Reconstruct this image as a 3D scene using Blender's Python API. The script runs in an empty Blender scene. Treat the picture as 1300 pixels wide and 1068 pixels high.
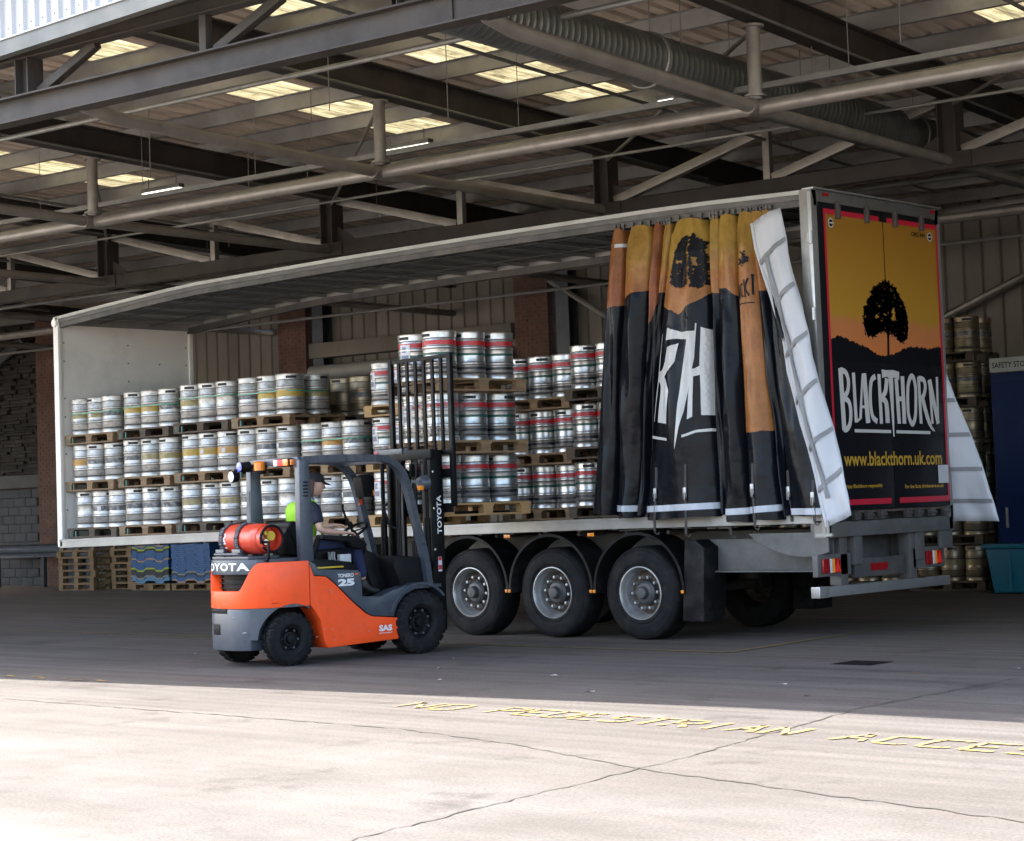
import bpy, bmesh, math, random
from mathutils import Vector, Matrix, Euler
random.seed(7)
C = bpy.context.scene.collection
SC = bpy.context.scene
PI = math.pi
R_ = math.radians

# ------------------------------------------------------------------ camera
cam = bpy.data.cameras.new('camera'); camo = bpy.data.objects.new('camera', cam); C.objects.link(camo)
CPOS = Vector((11.3249, -17.0451, 1.5688)); CYAW, CPITCH, CROLL, CF = 0.7424, 0.0604, -0.0362, 2489.36
fw = Vector((-math.sin(CYAW)*math.cos(CPITCH), math.cos(CYAW)*math.cos(CPITCH), math.sin(CPITCH)))
rt = Vector((math.cos(CYAW), math.sin(CYAW), 0)); up = rt.cross(fw)
r2 = rt*math.cos(CROLL) + up*math.sin(CROLL); u2 = -rt*math.sin(CROLL) + up*math.cos(CROLL)
M = Matrix.Identity(4)
for i in range(3):
    M[i][0] = r2[i]; M[i][1] = u2[i]; M[i][2] = -fw[i]; M[i][3] = CPOS[i]
camo.matrix_world = M
cam.sensor_fit = 'HORIZONTAL'; cam.sensor_width = 36; cam.lens = CF/1300*36; cam.shift_y = -45/1300
cam.clip_start = .1; cam.clip_end = 2000
SC.camera = camo

# ------------------------------------------------------------------ light
SUN_TRAVEL = Vector((3.76, 0.98, -6.22)).normalized()
SUN_FROM = -SUN_TRAVEL
w = bpy.data.worlds.new('World'); SC.world = w; w.use_nodes = True
nt = w.node_tree; nt.nodes.clear()
sky = nt.nodes.new('ShaderNodeTexSky'); sky.sky_type = 'NISHITA'; sky.sun_disc = False
sky.dust_density = 3.5; sky.ozone_density = .4; sky.air_density = 1.0; sky.sun_elevation = math.asin(SUN_FROM.z); sky.sun_rotation = math.atan2(SUN_FROM.x, SUN_FROM.y)
bg = nt.nodes.new('ShaderNodeBackground'); bg.inputs[1].default_value = 0.15
wo = nt.nodes.new('ShaderNodeOutputWorld')
nt.links.new(sky.outputs[0], bg.inputs[0]); nt.links.new(bg.outputs[0], wo.inputs[0])
sl = bpy.data.lights.new('sun', 'SUN'); sl.energy = 3.2; sl.angle = R_(.53); sl.color = (1, .95, .87)
so = bpy.data.objects.new('sun', sl); C.objects.link(so); so.rotation_euler = SUN_TRAVEL.to_track_quat('-Z', 'Y').to_euler()
SC.view_settings.view_transform = 'Standard'; SC.view_settings.look = 'None'
SC.view_settings.exposure = 3.0; SC.view_settings.gamma = 1; SC.view_settings.use_curve_mapping = False
SC.render.engine = 'CYCLES'
SC.cycles.use_denoising = True
SC.cycles.max_bounces = 8; SC.cycles.diffuse_bounces = 5; SC.cycles.glossy_bounces = 4
SC.cycles.transmission_bounces = 6; SC.cycles.transparent_max_bounces = 10
SC.cycles.sample_clamp_indirect = 4.0
SC.cycles.caustics_reflective = False; SC.cycles.caustics_refractive = False

# ------------------------------------------------------------------ materials
MATS = {}
BLACKS = ('steel_paint', 'mast_black', 'fl_black', 'rubber', 'rubber_side', 'store_blue', 'plastic_black', 'print_black', 'door_black')
def mat(name, col, rough=.55, metal=0., var=.25, scale=6., col2=None, bump=0., bscale=40., world=False, spec=.5, stretch=(1, 1, 1), dark=None, dscale=1.5, damt=.5, coat=0., dpos=(.48, .68)):
    if name in MATS: return MATS[name]
    m = bpy.data.materials.new(name); m.use_nodes = True; t = m.node_tree; N = t.nodes; L = t.links
    b = N['Principled BSDF']
    tc = N.new('ShaderNodeTexCoord')
    vec = N.new('ShaderNodeVectorMath'); vec.operation = 'MULTIPLY_ADD'
    vec.inputs[1].default_value = stretch
    if world:
        g = N.new('ShaderNodeNewGeometry'); L.new(g.outputs['Position'], vec.inputs[0]); vec.inputs[2].default_value = (0, 0, 0)
    else:
        L.new(tc.outputs['Object'], vec.inputs[0])
        oi = N.new('ShaderNodeObjectInfo'); ml = N.new('ShaderNodeMath'); ml.operation = 'MULTIPLY'; ml.inputs[1].default_value = 97.
        L.new(oi.outputs['Random'], ml.inputs[0])
        cb = N.new('ShaderNodeCombineXYZ')
        for i in range(3): L.new(ml.outputs[0], cb.inputs[i])
        L.new(cb.outputs[0], vec.inputs[2])
    n1 = N.new('ShaderNodeTexNoise'); n1.inputs['Scale'].default_value = scale; n1.inputs['Detail'].default_value = 6; n1.inputs['Roughness'].default_value = .62
    L.new(vec.outputs[0], n1.inputs['Vector'])
    rp = N.new('ShaderNodeValToRGB'); rp.color_ramp.elements[0].position = .32; rp.color_ramp.elements[1].position = .7
    c2 = col2 if col2 else tuple(c*(1-var) for c in col)
    rp.color_ramp.elements[0].color = (*c2, 1); rp.color_ramp.elements[1].color = (*col, 1)
    L.new(n1.outputs['Fac'], rp.inputs[0]); out = rp.outputs[0]
    if dark:
        n2 = N.new('ShaderNodeTexNoise'); n2.inputs['Scale'].default_value = dscale; n2.inputs['Detail'].default_value = 8; n2.inputs['Roughness'].default_value = .7
        L.new(vec.outputs[0], n2.inputs['Vector'])
        r3 = N.new('ShaderNodeValToRGB'); r3.color_ramp.elements[0].position = dpos[0]; r3.color_ramp.elements[1].position = dpos[1]
        r3.color_ramp.elements[0].color = (0, 0, 0, 1); r3.color_ramp.elements[1].color = (damt, damt, damt, 1)
        L.new(n2.outputs['Fac'], r3.inputs[0])
        mx = N.new('ShaderNodeMix'); mx.data_type = 'RGBA'; L.new(r3.outputs[0], mx.inputs[0]); L.new(out, mx.inputs[6]); mx.inputs[7].default_value = (*dark, 1)
        out = mx.outputs[2]
    L.new(out, b.inputs['Base Color'])
    rr = N.new('ShaderNodeMapRange'); rr.inputs[3].default_value = min(1, rough+.12); rr.inputs[4].default_value = max(.04, rough-.12)
    L.new(n1.outputs['Fac'], rr.inputs[0]); L.new(rr.outputs[0], b.inputs['Roughness'])
    b.inputs['Metallic'].default_value = metal; b.inputs['Specular IOR Level'].default_value = .12 if name in BLACKS else spec
    if coat: b.inputs['Coat Weight'].default_value = coat; b.inputs['Coat Roughness'].default_value = .15
    if bump:
        nb = N.new('ShaderNodeTexNoise'); nb.inputs['Scale'].default_value = bscale; nb.inputs['Detail'].default_value = 5
        L.new(vec.outputs[0], nb.inputs['Vector'])
        bp = N.new('ShaderNodeBump'); bp.inputs['Strength'].default_value = bump; bp.inputs['Distance'].default_value = .02
        L.new(nb.outputs['Fac'], bp.inputs['Height']); L.new(bp.outputs[0], b.inputs['Normal'])
    MATS[name] = m
    return m
def emis(name, col, s):
    m = bpy.data.materials.new(name); m.use_nodes = True; b = m.node_tree.nodes['Principled BSDF']
    b.inputs['Base Color'].default_value = (*col, 1); b.inputs['Emission Color'].default_value = (*col, 1); b.inputs['Emission Strength'].default_value = s
    MATS[name] = m; return m

mat('steel_paint', (.054, .0485, .044), .55, 0, .35, 2.5, dark=(0.06, 0.045, 0.033), dscale=1.2, damt=.5, bump=.1)
mat('galv', (0.308, 0.301, 0.287), .45, .45, .3, 5, dark=(0.112, 0.091, 0.07), dscale=2.5, damt=.55)
mat('galv_tube', (.275, .255, .225), .42, .4, .35, 6, dark=(0.0936, 0.072, 0.0576), dscale=3, damt=.7)
mat('duct', (0.225, 0.24, 0.2325), .38, .75, .25, 3, dark=(0.09, 0.0825, 0.075), dscale=2, damt=.4)
mat('roof_sheet', (.72, .60, .49), .8, 0, .3, 1.2, dark=(.14, .11, .09), dscale=2.2, damt=.6, stretch=(1, .25, 1))
mat('fascia_white', (.36, .37, .385), .4, 0, .08, 3)
mat('gutter_green', (.085, .092, .083), .5, 0, .25, 3, dark=(0.132, 0.096, 0.066), dscale=1.5, damt=.3)
mat('clad', (.19, .17, .135), .6, 0, .3, .9, stretch=(1, 1, .25), dark=(.05, .045, .038), dscale=1.1, damt=.5)
mat('brick', (.16, .082, .056), .85, 0, .45, 3.5, bump=.25)
mat('mortar', (.13, .105, .09), .9, 0, .3, 8)
mat('stone', (.050, .043, .034), .9, 0, .65, 1.7, bump=.6, bscale=18)
mat('block', (.078, .080, .083), .9, 0, .25, 2.5, bump=.3, bscale=60)
mat('coping', (.105, .105, .10), .9, 0, .25, 3, bump=.2)
mat('alu', (0.4216, 0.4216, 0.408), .38, .75, .22, 4, dark=(0.204, 0.1836, 0.1564), dscale=2, damt=.45)
mat('alu_rail', (.31, .305, .285), .45, .35, .2, 3, dark=(0.2376, 0.2178, 0.1914), dscale=2.5, damt=.5)
mat('white_panel', (.86, .83, .77), .5, 0, .06, 1.2, dark=(0.5, 0.47, 0.42), dscale=1.1, damt=.35)
mat('trailer_roof', (.25, .265, .265), .6, 0, .2, 3)
mat('chassis', (0.068, 0.0664, 0.064), .6, .1, .4, 4, dark=(0.128, 0.096, 0.068), dscale=2, damt=.5)
mat('chassis_grey', (.105, .103, .098), .6, .15, .35, 5, dark=(0.0825, 0.06375, 0.04875), dscale=2, damt=.55)
mat('rubber', (0.00825, 0.00825, 0.009), .8, 0, .3, 6, dark=(0.03, 0.027, 0.024), dscale=4, damt=.5, bump=.15)
mat('rubber_side', (0.014, 0.014, 0.0154), .75, 0, .35, 5, dark=(0.0385, 0.035, 0.0301), dscale=3.5, damt=.6, bump=.1)
mat('plastic_black', (0.0077, 0.0077, 0.0084), .5, 0, .3, 6, dark=(0.042, 0.0385, 0.035), dscale=3, damt=.5)
mat('rim', (0.3944, 0.3944, 0.3876), .40, .5, .25, 6, dark=(0.1088, 0.0884, 0.068), dscale=4, damt=.55)
mat('hub_dark', (.10, .10, .10), .55, .5, .4, 8)
mat('rust_disc', (.11, .075, .055), .75, .3, .4, 8)
mat('door_black', (.008, .008, .010), .38, 0, .2, 4)
mat('print_red', (.42, .012, .03), .42, 0, .1, 3)
mat('print_black', (.006, .006, .008), .42, 0, .15, 4)
mat('print_grey', (.50, .48, .45), .45, 0, .12, 4)
mat('print_gold', (0.425, 0.2465, 0.0255), .45, 0, .1, 4)
mat('print_white', (0.4752, 0.4752, 0.462), .45, 0, .1, 6)
mat('sticker', (0.44, 0.448, 0.448), .45, 0, .1, 6)
mat('hinge', (.11, .10, .095), .5, .4, .4, 12)
mat('reflect_red', (.26, .008, .010), .25, 0, .2, 8)
mat('reflect_amber', (.8, .25, .02), .25, 0, .2, 8)
mat('lamp_clear', (0.5625, 0.5625, 0.5625), .15, 0, .1, 8)
mat('tarp_white', (.42, .43, .45), .5, 0, .08, 3, dark=(0.3432, 0.3498, 0.3696), dscale=3, damt=.4, bump=.15, bscale=9)
mat('tarp_web', (0.182, 0.189, 0.196), .6, 0, .2, 6)
mat('strap', (.028, .024, .023), .7, 0, .3, 15)
mat('buckle', (0.315, 0.315, 0.322), .35, .8, .3, 15)
mat('hem_white', (0.4092, 0.434, 0.4712), .5, 0, .15, 8)
mat('keg', (.53, .52, .50), .32, .86, .22, 7, dark=(0.264, 0.2442, 0.2178), dscale=5, damt=.6, bump=.06, bscale=20)
mat('keg_old', (0.4736, 0.4608, 0.4288), .40, .66, .2, 8, dark=(0.128, 0.1152, 0.1024), dscale=6, damt=.75, bump=.12, bscale=22, stretch=(1, 1, 2.2))
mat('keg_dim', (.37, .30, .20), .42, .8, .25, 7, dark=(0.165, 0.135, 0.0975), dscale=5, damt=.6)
mat('keg_crease_shade', (.16, .15, .14), .5, .6, .3, 10)  # darker grey painted into the rib creases to deepen flat shading
mat('keg_hole', (.02, .02, .02), .7, .2, .2, 8)
mat('band_red', (0.434, 0.014, 0.021), .4, 0, .2, 9)
mat('band_green', (0.0084, 0.07, 0.0525), .4, 0, .2, 9)
mat('band_black', (0.0126, 0.0133, 0.0168), .4, 0, .2, 9)
mat('band_yellow', (0.4356, 0.2838, 0.0264), .45, 0, .25, 9, dark=(0.297, 0.264, 0.1848), dscale=6, damt=.6)
mat('band_ochre', (0.2772, 0.2244, 0.0924), .5, .2, .3, 9, dark=(0.33, 0.3168, 0.2772), dscale=6, damt=.7)
mat('band_orange', (0.4356, 0.2178, 0.033), .45, 0, .2, 9, dark=(0.33, 0.2772, 0.198), dscale=6, damt=.4)
mat('band_dark', (0.099, 0.099, 0.1056), .5, .3, .5, 14, dark=(0.33, 0.3234, 0.3036), dscale=12, damt=.9)
mat('green_strap', (0.0325, 0.234, 0.143), .35, 0, .2, 9)
mat('wood', (.245, .155, .078), .8, 0, .4, 5, dark=(0.1122, 0.0792, 0.0528), dscale=3, damt=.6, stretch=(.3, 3, 3), bump=.1)
mat('wood_new', (.37, .222, .088), .75, 0, .3, 5, dark=(0.198, 0.132, 0.0726), dscale=3, damt=.4, stretch=(.3, 3, 3), bump=.1)
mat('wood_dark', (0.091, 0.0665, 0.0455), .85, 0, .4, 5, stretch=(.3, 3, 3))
mat('teal_mark', (0.0325, 0.1625, 0.143), .6, 0, .2, 9)
mat('paper', (0.5168, 0.5168, 0.544), .6, 0, .06, 9)
mat('paper_ink', (0.1904, 0.1972, 0.2448), .6, 0, .3, 60)
mat('fl_orange', (.86, .082, .014), .40, 0, .08, 3, dark=(.55, .07, .022), dscale=9, damt=.35, coat=.06, spec=.3)
mat('fl_grey', (0.0396, 0.04896, 0.06336), .42, 0, .15, 4, dark=(0.1008, 0.1044, 0.108), dscale=3.5, damt=.35, coat=.1)
mat('fl_black', (0.0063, 0.0063, 0.007), .5, 0, .3, 6, dark=(0.0196, 0.0196, 0.021), dscale=4, damt=.4)
mat('mast_black', (0.0042, 0.0042, 0.0049), .45, 0, .3, 6, dark=(0.0154, 0.014, 0.0126), dscale=3, damt=.4)
mat('chrome', (.6, .6, .6), .2, 1, .1, 9)
mat('gas_red', (0.4836, 0.0429, 0.01716), .35, 0, .12, 4, dark=(0.312, 0.0468, 0.0234), dscale=3, damt=.4)
mat('yellow', (0.525, 0.35, 0.021), .45, 0, .15, 8)
mat('white_letter', (0.615, 0.615, 0.615), .5, 0, .05, 9)
mat('amber_lens', (.75, .20, .01), .2, 0, .2, 8, coat=.5)
mat('blue_lens', (.05, .09, .5), .15, 0, .2, 8, coat=.5)
mat('skin', (.56, .335, .25), .55, 0, .12, 12)
mat('hair', (.055, .024, .012), .6, 0, .4, 25, stretch=(3, 3, .5))
mat('navy', (0.0105, 0.0135, 0.0285), .85, 0, .3, 10, bump=.2, bscale=30)
mat('jean_blue', (0.012, 0.0225, 0.075), .85, 0, .35, 9, bump=.3, bscale=22)
mat('hivis', (0.2604, 0.527, 0.0124), .7, 0, .15, 7, bump=.1, bscale=25)
mat('cap_black', (.012, .012, .016), .8, 0, .3, 15)
mat('boot', (.02, .018, .016), .6, 0, .4, 10)
mat('collar_blue', (.05, .16, .35), .7, 0, .2, 9)
mat('eye', (.03, .02, .02), .3, 0, .1, 9)
mat('lips', (.50, .22, .17), .5, 0, .1, 9)
mat('crate_blue', (.006, .085, .25), .45, 0, .3, 8)
mat('crate_blue_pale', (0.07, 0.21, 0.364), .5, 0, .25, 8)
mat('crate_lime', (0.2856, 0.3536, 0.0136), .5, 0, .2, 8)
mat('crate_black', (.02, .02, .024), .55, 0, .3, 8)
mat('crate_grey', (0.204, 0.2176, 0.2244), .55, 0, .25, 8)
mat('crate_tan', (0.34, 0.2244, 0.1632), .6, 0, .2, 8)
mat('store_blue', (.003, .016, .072), .45, 0, .2, 2, dark=(0.016, 0.028, 0.064), dscale=1.5, damt=.4)
mat('teal_bin', (0.0075, 0.1162, 0.1762), .4, 0, .15, 4)
mat('sign_grey', (0.315, 0.3225, 0.3), .55, 0, .15, 6)
mat('rail_dark', (.07, .08, .095), .5, .3, .3, 5)
mat('cable_grey', (0.21, 0.21, 0.195), .5, .4, .3, 5)
mat('drain', (.012, .012, .012), .98, 0, .3, 9, spec=.05)
mat('crack', (.046, .039, .032), .95, 0, .5, 3, world=True)
mat('line_yellow', (.25, .158, .03), .85, 0, .3, 14, dark=(.068, .062, .056), dscale=13, damt=.95, dpos=(.42, .60), world=True)
mat('line_worn', (0.18, 0.12, 0.036), .85, 0, .3, 6, dark=(0.072, 0.066, 0.06), dscale=5, damt=.7, world=True)
mat('scuff', (.30, .29, .28), .6, 0, .3, 30)
mat('litter', (0.372, 0.372, 0.3596), .7, 0, .2, 20)
mat('leafbrown', (0.14, 0.07, 0.028), .8, 0, .3, 20)
emis('tube_light', (1, .90, .76), .9)
emis('red_glow', (.5, .015, .01), .03)  # faint glow that brightens red plastic, used on reflectors too

# translucent roof lights: grimy glass-fibre sheet, light soaks through it
def m_skylight():
    m = bpy.data.materials.new('rooflight'); m.use_nodes = True; t = m.node_tree; N = t.nodes; L = t.links; N.clear()
    o = N.new('ShaderNodeOutputMaterial'); g = N.new('ShaderNodeNewGeometry')
    n = N.new('ShaderNodeTexNoise'); n.inputs['Scale'].default_value = 2.2; n.inputs['Detail'].default_value = 7; n.inputs['Roughness'].default_value = .7
    v = N.new('ShaderNodeVectorMath'); v.operation = 'MULTIPLY'; v.inputs[1].default_value = (6.5, .55, 1); L.new(g.outputs['Position'], v.inputs[0]); L.new(v.outputs[0], n.inputs['Vector'])
    r = N.new('ShaderNodeValToRGB'); r.color_ramp.elements[0].position = .38; r.color_ramp.elements[0].color = (.05, .042, .022, 1); r.color_ramp.elements[1].position = .66; r.color_ramp.elements[1].color = (.215, .19, .115, 1)
    L.new(n.outputs['Fac'], r.inputs[0])
    tr = N.new('ShaderNodeBsdfTranslucent'); df = N.new('ShaderNodeBsdfDiffuse'); mx = N.new('ShaderNodeMixShader'); mx.inputs[0].default_value = .62
    L.new(r.outputs[0], tr.inputs[0]); L.new(r.outputs[0], df.inputs[0]); L.new(df.outputs[0], mx.inputs[1]); L.new(tr.outputs[0], mx.inputs[2]); L.new(mx.outputs[0], o.inputs[0])
    MATS['rooflight'] = m
m_skylight()
def m_wrap():
    m = bpy.data.materials.new('stretch_film'); m.use_nodes = True; t = m.node_tree; N = t.nodes; L = t.links; N.clear()
    o = N.new('ShaderNodeOutputMaterial'); tp = N.new('ShaderNodeBsdfTransparent'); gl = N.new('ShaderNodeBsdfGlossy'); gl.inputs['Roughness'].default_value = .22
    tp.inputs[0].default_value = (.93, .95, .96, 1)
    n = N.new('ShaderNodeTexNoise'); n.inputs['Scale'].default_value = 9; n.inputs['Detail'].default_value = 4
    r = N.new('ShaderNodeMapRange'); r.inputs[1].default_value = .4; r.inputs[2].default_value = .75; r.inputs[3].default_value = .02; r.inputs[4].default_value = .22
    L.new(n.outputs['Fac'], r.inputs[0])
    mx = N.new('ShaderNodeMixShader'); L.new(r.outputs[0], mx.inputs[0]); L.new(tp.outputs[0], mx.inputs[1]); L.new(gl.outputs[0], mx.inputs[2]); L.new(mx.outputs[0], o.inputs[0])
    MATS['film'] = m
m_wrap()
def m_ground():
    m = bpy.data.materials.new('ground'); m.use_nodes = True; t = m.node_tree; N = t.nodes; L = t.links
    b = N['Principled BSDF']; g = N.new('ShaderNodeNewGeometry')
    def noise(s, d=6, ro=.6, st=None):
        n = N.new('ShaderNodeTexNoise'); n.inputs['Scale'].default_value = s; n.inputs['Detail'].default_value = d; n.inputs['Roughness'].default_value = ro
        if st:
            v = N.new('ShaderNodeVectorMath'); v.operation = 'MULTIPLY'; v.inputs[1].default_value = st; L.new(g.outputs['Position'], v.inputs[0]); L.new(v.outputs[0], n.inputs['Vector'])
        else: L.new(g.outputs['Position'], n.inputs['Vector'])
        return n
    def ramp(src, p0, c0, p1, c1):
        r = N.new('ShaderNodeValToRGB'); r.color_ramp.elements[0].position = p0; r.color_ramp.elements[1].position = p1
        r.color_ramp.elements[0].color = (*c0, 1); r.color_ramp.elements[1].color = (*c1, 1); L.new(src, r.inputs[0]); return r
    def mix(f, a, bb, mode='MIX'):
        x = N.new('ShaderNodeMix'); x.data_type = 'RGBA'; x.blend_type = mode
        if isinstance(f, float): x.inputs[0].default_value = f
        else: L.new(f, x.inputs[0])
        L.new(a, x.inputs[6]); L.new(bb, x.inputs[7]); return x.outputs[2]
    big = ramp(noise(.22, 5).outputs['Fac'], .35, (.058, .0548, .0545), .68, (.078, .0757, .0755))
    streak = ramp(noise(1., 5, .6, (.35, 2.2, 1)).outputs['Fac'], .42, (.84, .83, .82), .62, (1.08, 1.08, 1.08))
    c = mix(1., big.outputs[0], streak.outputs[0], 'MULTIPLY')
    fine = ramp(noise(42, 3, .7).outputs['Fac'], .35, (.80, .79, .78), .68, (1.12, 1.12, 1.12))
    c = mix(1., c, fine.outputs[0], 'MULTIPLY')
    sp = ramp(noise(52, 3, .7).outputs['Fac'], .36, (.50, .48, .46), .50, (1.03, 1.03, 1.03)); c = mix(1., c, sp.outputs[0], 'MULTIPLY')
    sp2 = ramp(noise(26, 4, .75).outputs['Fac'], .62, (1, 1, 1), .72, (1.35, 1.33, 1.30)); c = mix(1., c, sp2.outputs[0], 'MULTIPLY')
    ty = ramp(noise(1., 6, .65, (.16, 5.5, 1)).outputs['Fac'], .40, (.72, .71, .71), .58, (1.06, 1.06, 1.06)); c = mix(1., c, ty.outputs[0], 'MULTIPLY')
    # yard concrete; its unseen far part is paled to bounce light under the canopy
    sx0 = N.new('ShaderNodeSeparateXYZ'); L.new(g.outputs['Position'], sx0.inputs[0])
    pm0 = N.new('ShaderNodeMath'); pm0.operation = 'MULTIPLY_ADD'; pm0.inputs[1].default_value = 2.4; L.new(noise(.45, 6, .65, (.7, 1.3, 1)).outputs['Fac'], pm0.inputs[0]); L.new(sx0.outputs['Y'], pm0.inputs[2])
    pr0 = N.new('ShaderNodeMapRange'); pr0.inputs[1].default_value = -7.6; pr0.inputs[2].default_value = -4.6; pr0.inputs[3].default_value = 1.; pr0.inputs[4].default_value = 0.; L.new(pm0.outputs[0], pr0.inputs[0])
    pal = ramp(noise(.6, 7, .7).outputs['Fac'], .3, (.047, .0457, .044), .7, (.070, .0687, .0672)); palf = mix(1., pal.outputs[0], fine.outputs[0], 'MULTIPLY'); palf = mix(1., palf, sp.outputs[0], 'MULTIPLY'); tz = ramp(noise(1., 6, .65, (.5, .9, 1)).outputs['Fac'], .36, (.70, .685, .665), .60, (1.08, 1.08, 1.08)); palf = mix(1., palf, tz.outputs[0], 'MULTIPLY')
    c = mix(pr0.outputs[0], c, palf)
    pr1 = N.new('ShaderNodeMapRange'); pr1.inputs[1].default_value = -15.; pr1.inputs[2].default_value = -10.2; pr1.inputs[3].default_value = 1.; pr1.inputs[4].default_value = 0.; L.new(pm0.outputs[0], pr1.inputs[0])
    out_ = ramp(noise(.35, 7, .7).outputs['Fac'], .3, (.275, .252, .225), .7, (.36, .333, .300)); outf = mix(1., out_.outputs[0], fine.outputs[0], 'MULTIPLY')  # unseen outer yard, pale and warm as a bounce for the canopy
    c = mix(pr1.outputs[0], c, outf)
    # brown worn floor, its colour raised inward to stand in for missing light
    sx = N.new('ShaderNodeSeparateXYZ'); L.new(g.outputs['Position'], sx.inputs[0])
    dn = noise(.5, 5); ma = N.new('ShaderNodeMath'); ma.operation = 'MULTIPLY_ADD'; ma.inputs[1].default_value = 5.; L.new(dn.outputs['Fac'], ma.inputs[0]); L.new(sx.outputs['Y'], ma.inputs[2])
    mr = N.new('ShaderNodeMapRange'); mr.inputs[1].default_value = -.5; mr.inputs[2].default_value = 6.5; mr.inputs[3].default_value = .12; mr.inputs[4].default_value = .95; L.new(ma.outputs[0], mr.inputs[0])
    floor_lift = N.new('ShaderNodeRGB'); floor_lift.outputs[0].default_value = (.165, .130, .10, 1)
    dsp = mix(1., floor_lift.outputs[0], fine.outputs[0], 'MULTIPLY'); dsp = mix(1., dsp, ty.outputs[0], 'MULTIPLY'); dsp = mix(1., dsp, sp2.outputs[0], 'MULTIPLY'); c = mix(mr.outputs[0], c, dsp)
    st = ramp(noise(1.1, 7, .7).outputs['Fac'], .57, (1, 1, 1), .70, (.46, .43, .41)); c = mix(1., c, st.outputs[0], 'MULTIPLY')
    L.new(c, b.inputs['Base Color'])
    r = N.new('ShaderNodeMapRange'); r.inputs[3].default_value = .72; r.inputs[4].default_value = .95; L.new(noise(3).outputs['Fac'], r.inputs[0]); L.new(r.outputs[0], b.inputs['Roughness'])
    b.inputs['Specular IOR Level'].default_value = .3
    bp = N.new('ShaderNodeBump'); bp.inputs['Strength'].default_value = .35; bp.inputs['Distance'].default_value = .01; L.new(noise(70, 4, .7).outputs['Fac'], bp.inputs['Height']); L.new(bp.outputs[0], b.inputs['Normal'])
    MATS['ground'] = m
m_ground()
def m_curtain():
    # printed tarpaulin: UV 'print' = (panel tint 0..1, metres above the black edge), UV 'height' = (u, z)
    m = bpy.data.materials.new('curtain_print'); m.use_nodes = True; t = m.node_tree; N = t.nodes; L = t.links; b = N['Principled BSDF']
    u1 = N.new('ShaderNodeUVMap'); u1.uv_map = 'print'; u2 = N.new('ShaderNodeUVMap'); u2.uv_map = 'height'
    s1 = N.new('ShaderNodeSeparateXYZ'); s2 = N.new('ShaderNodeSeparateXYZ'); L.new(u1.outputs[0], s1.inputs[0]); L.new(u2.outputs[0], s2.inputs[0])
    nz = N.new('ShaderNodeTexNoise'); nz.inputs['Scale'].default_value = 7; nz.inputs['Detail'].default_value = 5; L.new(u2.outputs[0], nz.inputs['Vector'])
    zz = N.new('ShaderNodeMath'); zz.operation = 'MULTIPLY_ADD'; zz.inputs[1].default_value = .35; L.new(nz.outputs['Fac'], zz.inputs[0]); L.new(s2.outputs['Y'], zz.inputs[2])
    gr = N.new('ShaderNodeMapRange'); gr.inputs[1].default_value = 4.10; gr.inputs[2].default_value = 4.45; L.new(zz.outputs[0], gr.inputs[0])
    g = N.new('ShaderNodeValToRGB'); g.color_ramp.elements[0].color = (.29, .125, .038, 1); g.color_ramp.elements[1].color = (.27, .168, .036, 1); L.new(gr.outputs[0], g.inputs[0])
    tint = N.new('ShaderNodeMix'); tint.data_type = 'RGBA'; tint.inputs[7].default_value = (.17, .05, .024, 1); L.new(s1.outputs['X'], tint.inputs[0]); L.new(g.outputs[0], tint.inputs[6])
    e = N.new('ShaderNodeMath'); e.operation = 'MULTIPLY_ADD'; e.inputs[1].default_value = .06; L.new(nz.outputs['Fac'], e.inputs[0]); L.new(s1.outputs['Y'], e.inputs[2])
    ge = N.new('ShaderNodeMath'); ge.operation = 'GREATER_THAN'; ge.inputs[1].default_value = .03; L.new(e.outputs[0], ge.inputs[0])
    mx = N.new('ShaderNodeMix'); mx.data_type = 'RGBA'; mx.inputs[6].default_value = (.0045, .0055, .0085, 1); L.new(ge.outputs[0], mx.inputs[0]); L.new(tint.outputs[2], mx.inputs[7])
    n2 = N.new('ShaderNodeTexNoise'); n2.inputs['Scale'].default_value = 3.5; n2.inputs['Detail'].default_value = 8; n2.inputs['Roughness'].default_value = .7; L.new(u2.outputs[0], n2.inputs['Vector'])
    r = N.new('ShaderNodeValToRGB'); r.color_ramp.elements[0].position = .35; r.color_ramp.elements[0].color = (.7, .68, .66, 1); r.color_ramp.elements[1].position = .65; r.color_ramp.elements[1].color = (1.1, 1.1, 1.12, 1); L.new(n2.outputs['Fac'], r.inputs[0])
    mm = N.new('ShaderNodeMix'); mm.data_type = 'RGBA'; mm.blend_type = 'MULTIPLY'; mm.inputs[0].default_value = 1; L.new(mx.outputs[2], mm.inputs[6]); L.new(r.outputs[0], mm.inputs[7])
    L.new(mm.outputs[2], b.inputs['Base Color']); b.inputs['Roughness'].default_value = .26; b.inputs['Specular IOR Level'].default_value = .13
    bp = N.new('ShaderNodeBump'); bp.inputs['Strength'].default_value = .45; bp.inputs['Distance'].default_value = .03; n3 = N.new('ShaderNodeTexNoise'); n3.inputs['Scale'].default_value = 4; n3.inputs['Detail'].default_value = 4; L.new(u2.outputs[0], n3.inputs['Vector']); L.new(n3.outputs['Fac'], bp.inputs['Height']); L.new(bp.outputs[0], b.inputs['Normal'])
    MATS['curtain_print'] = m
m_curtain()
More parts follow.
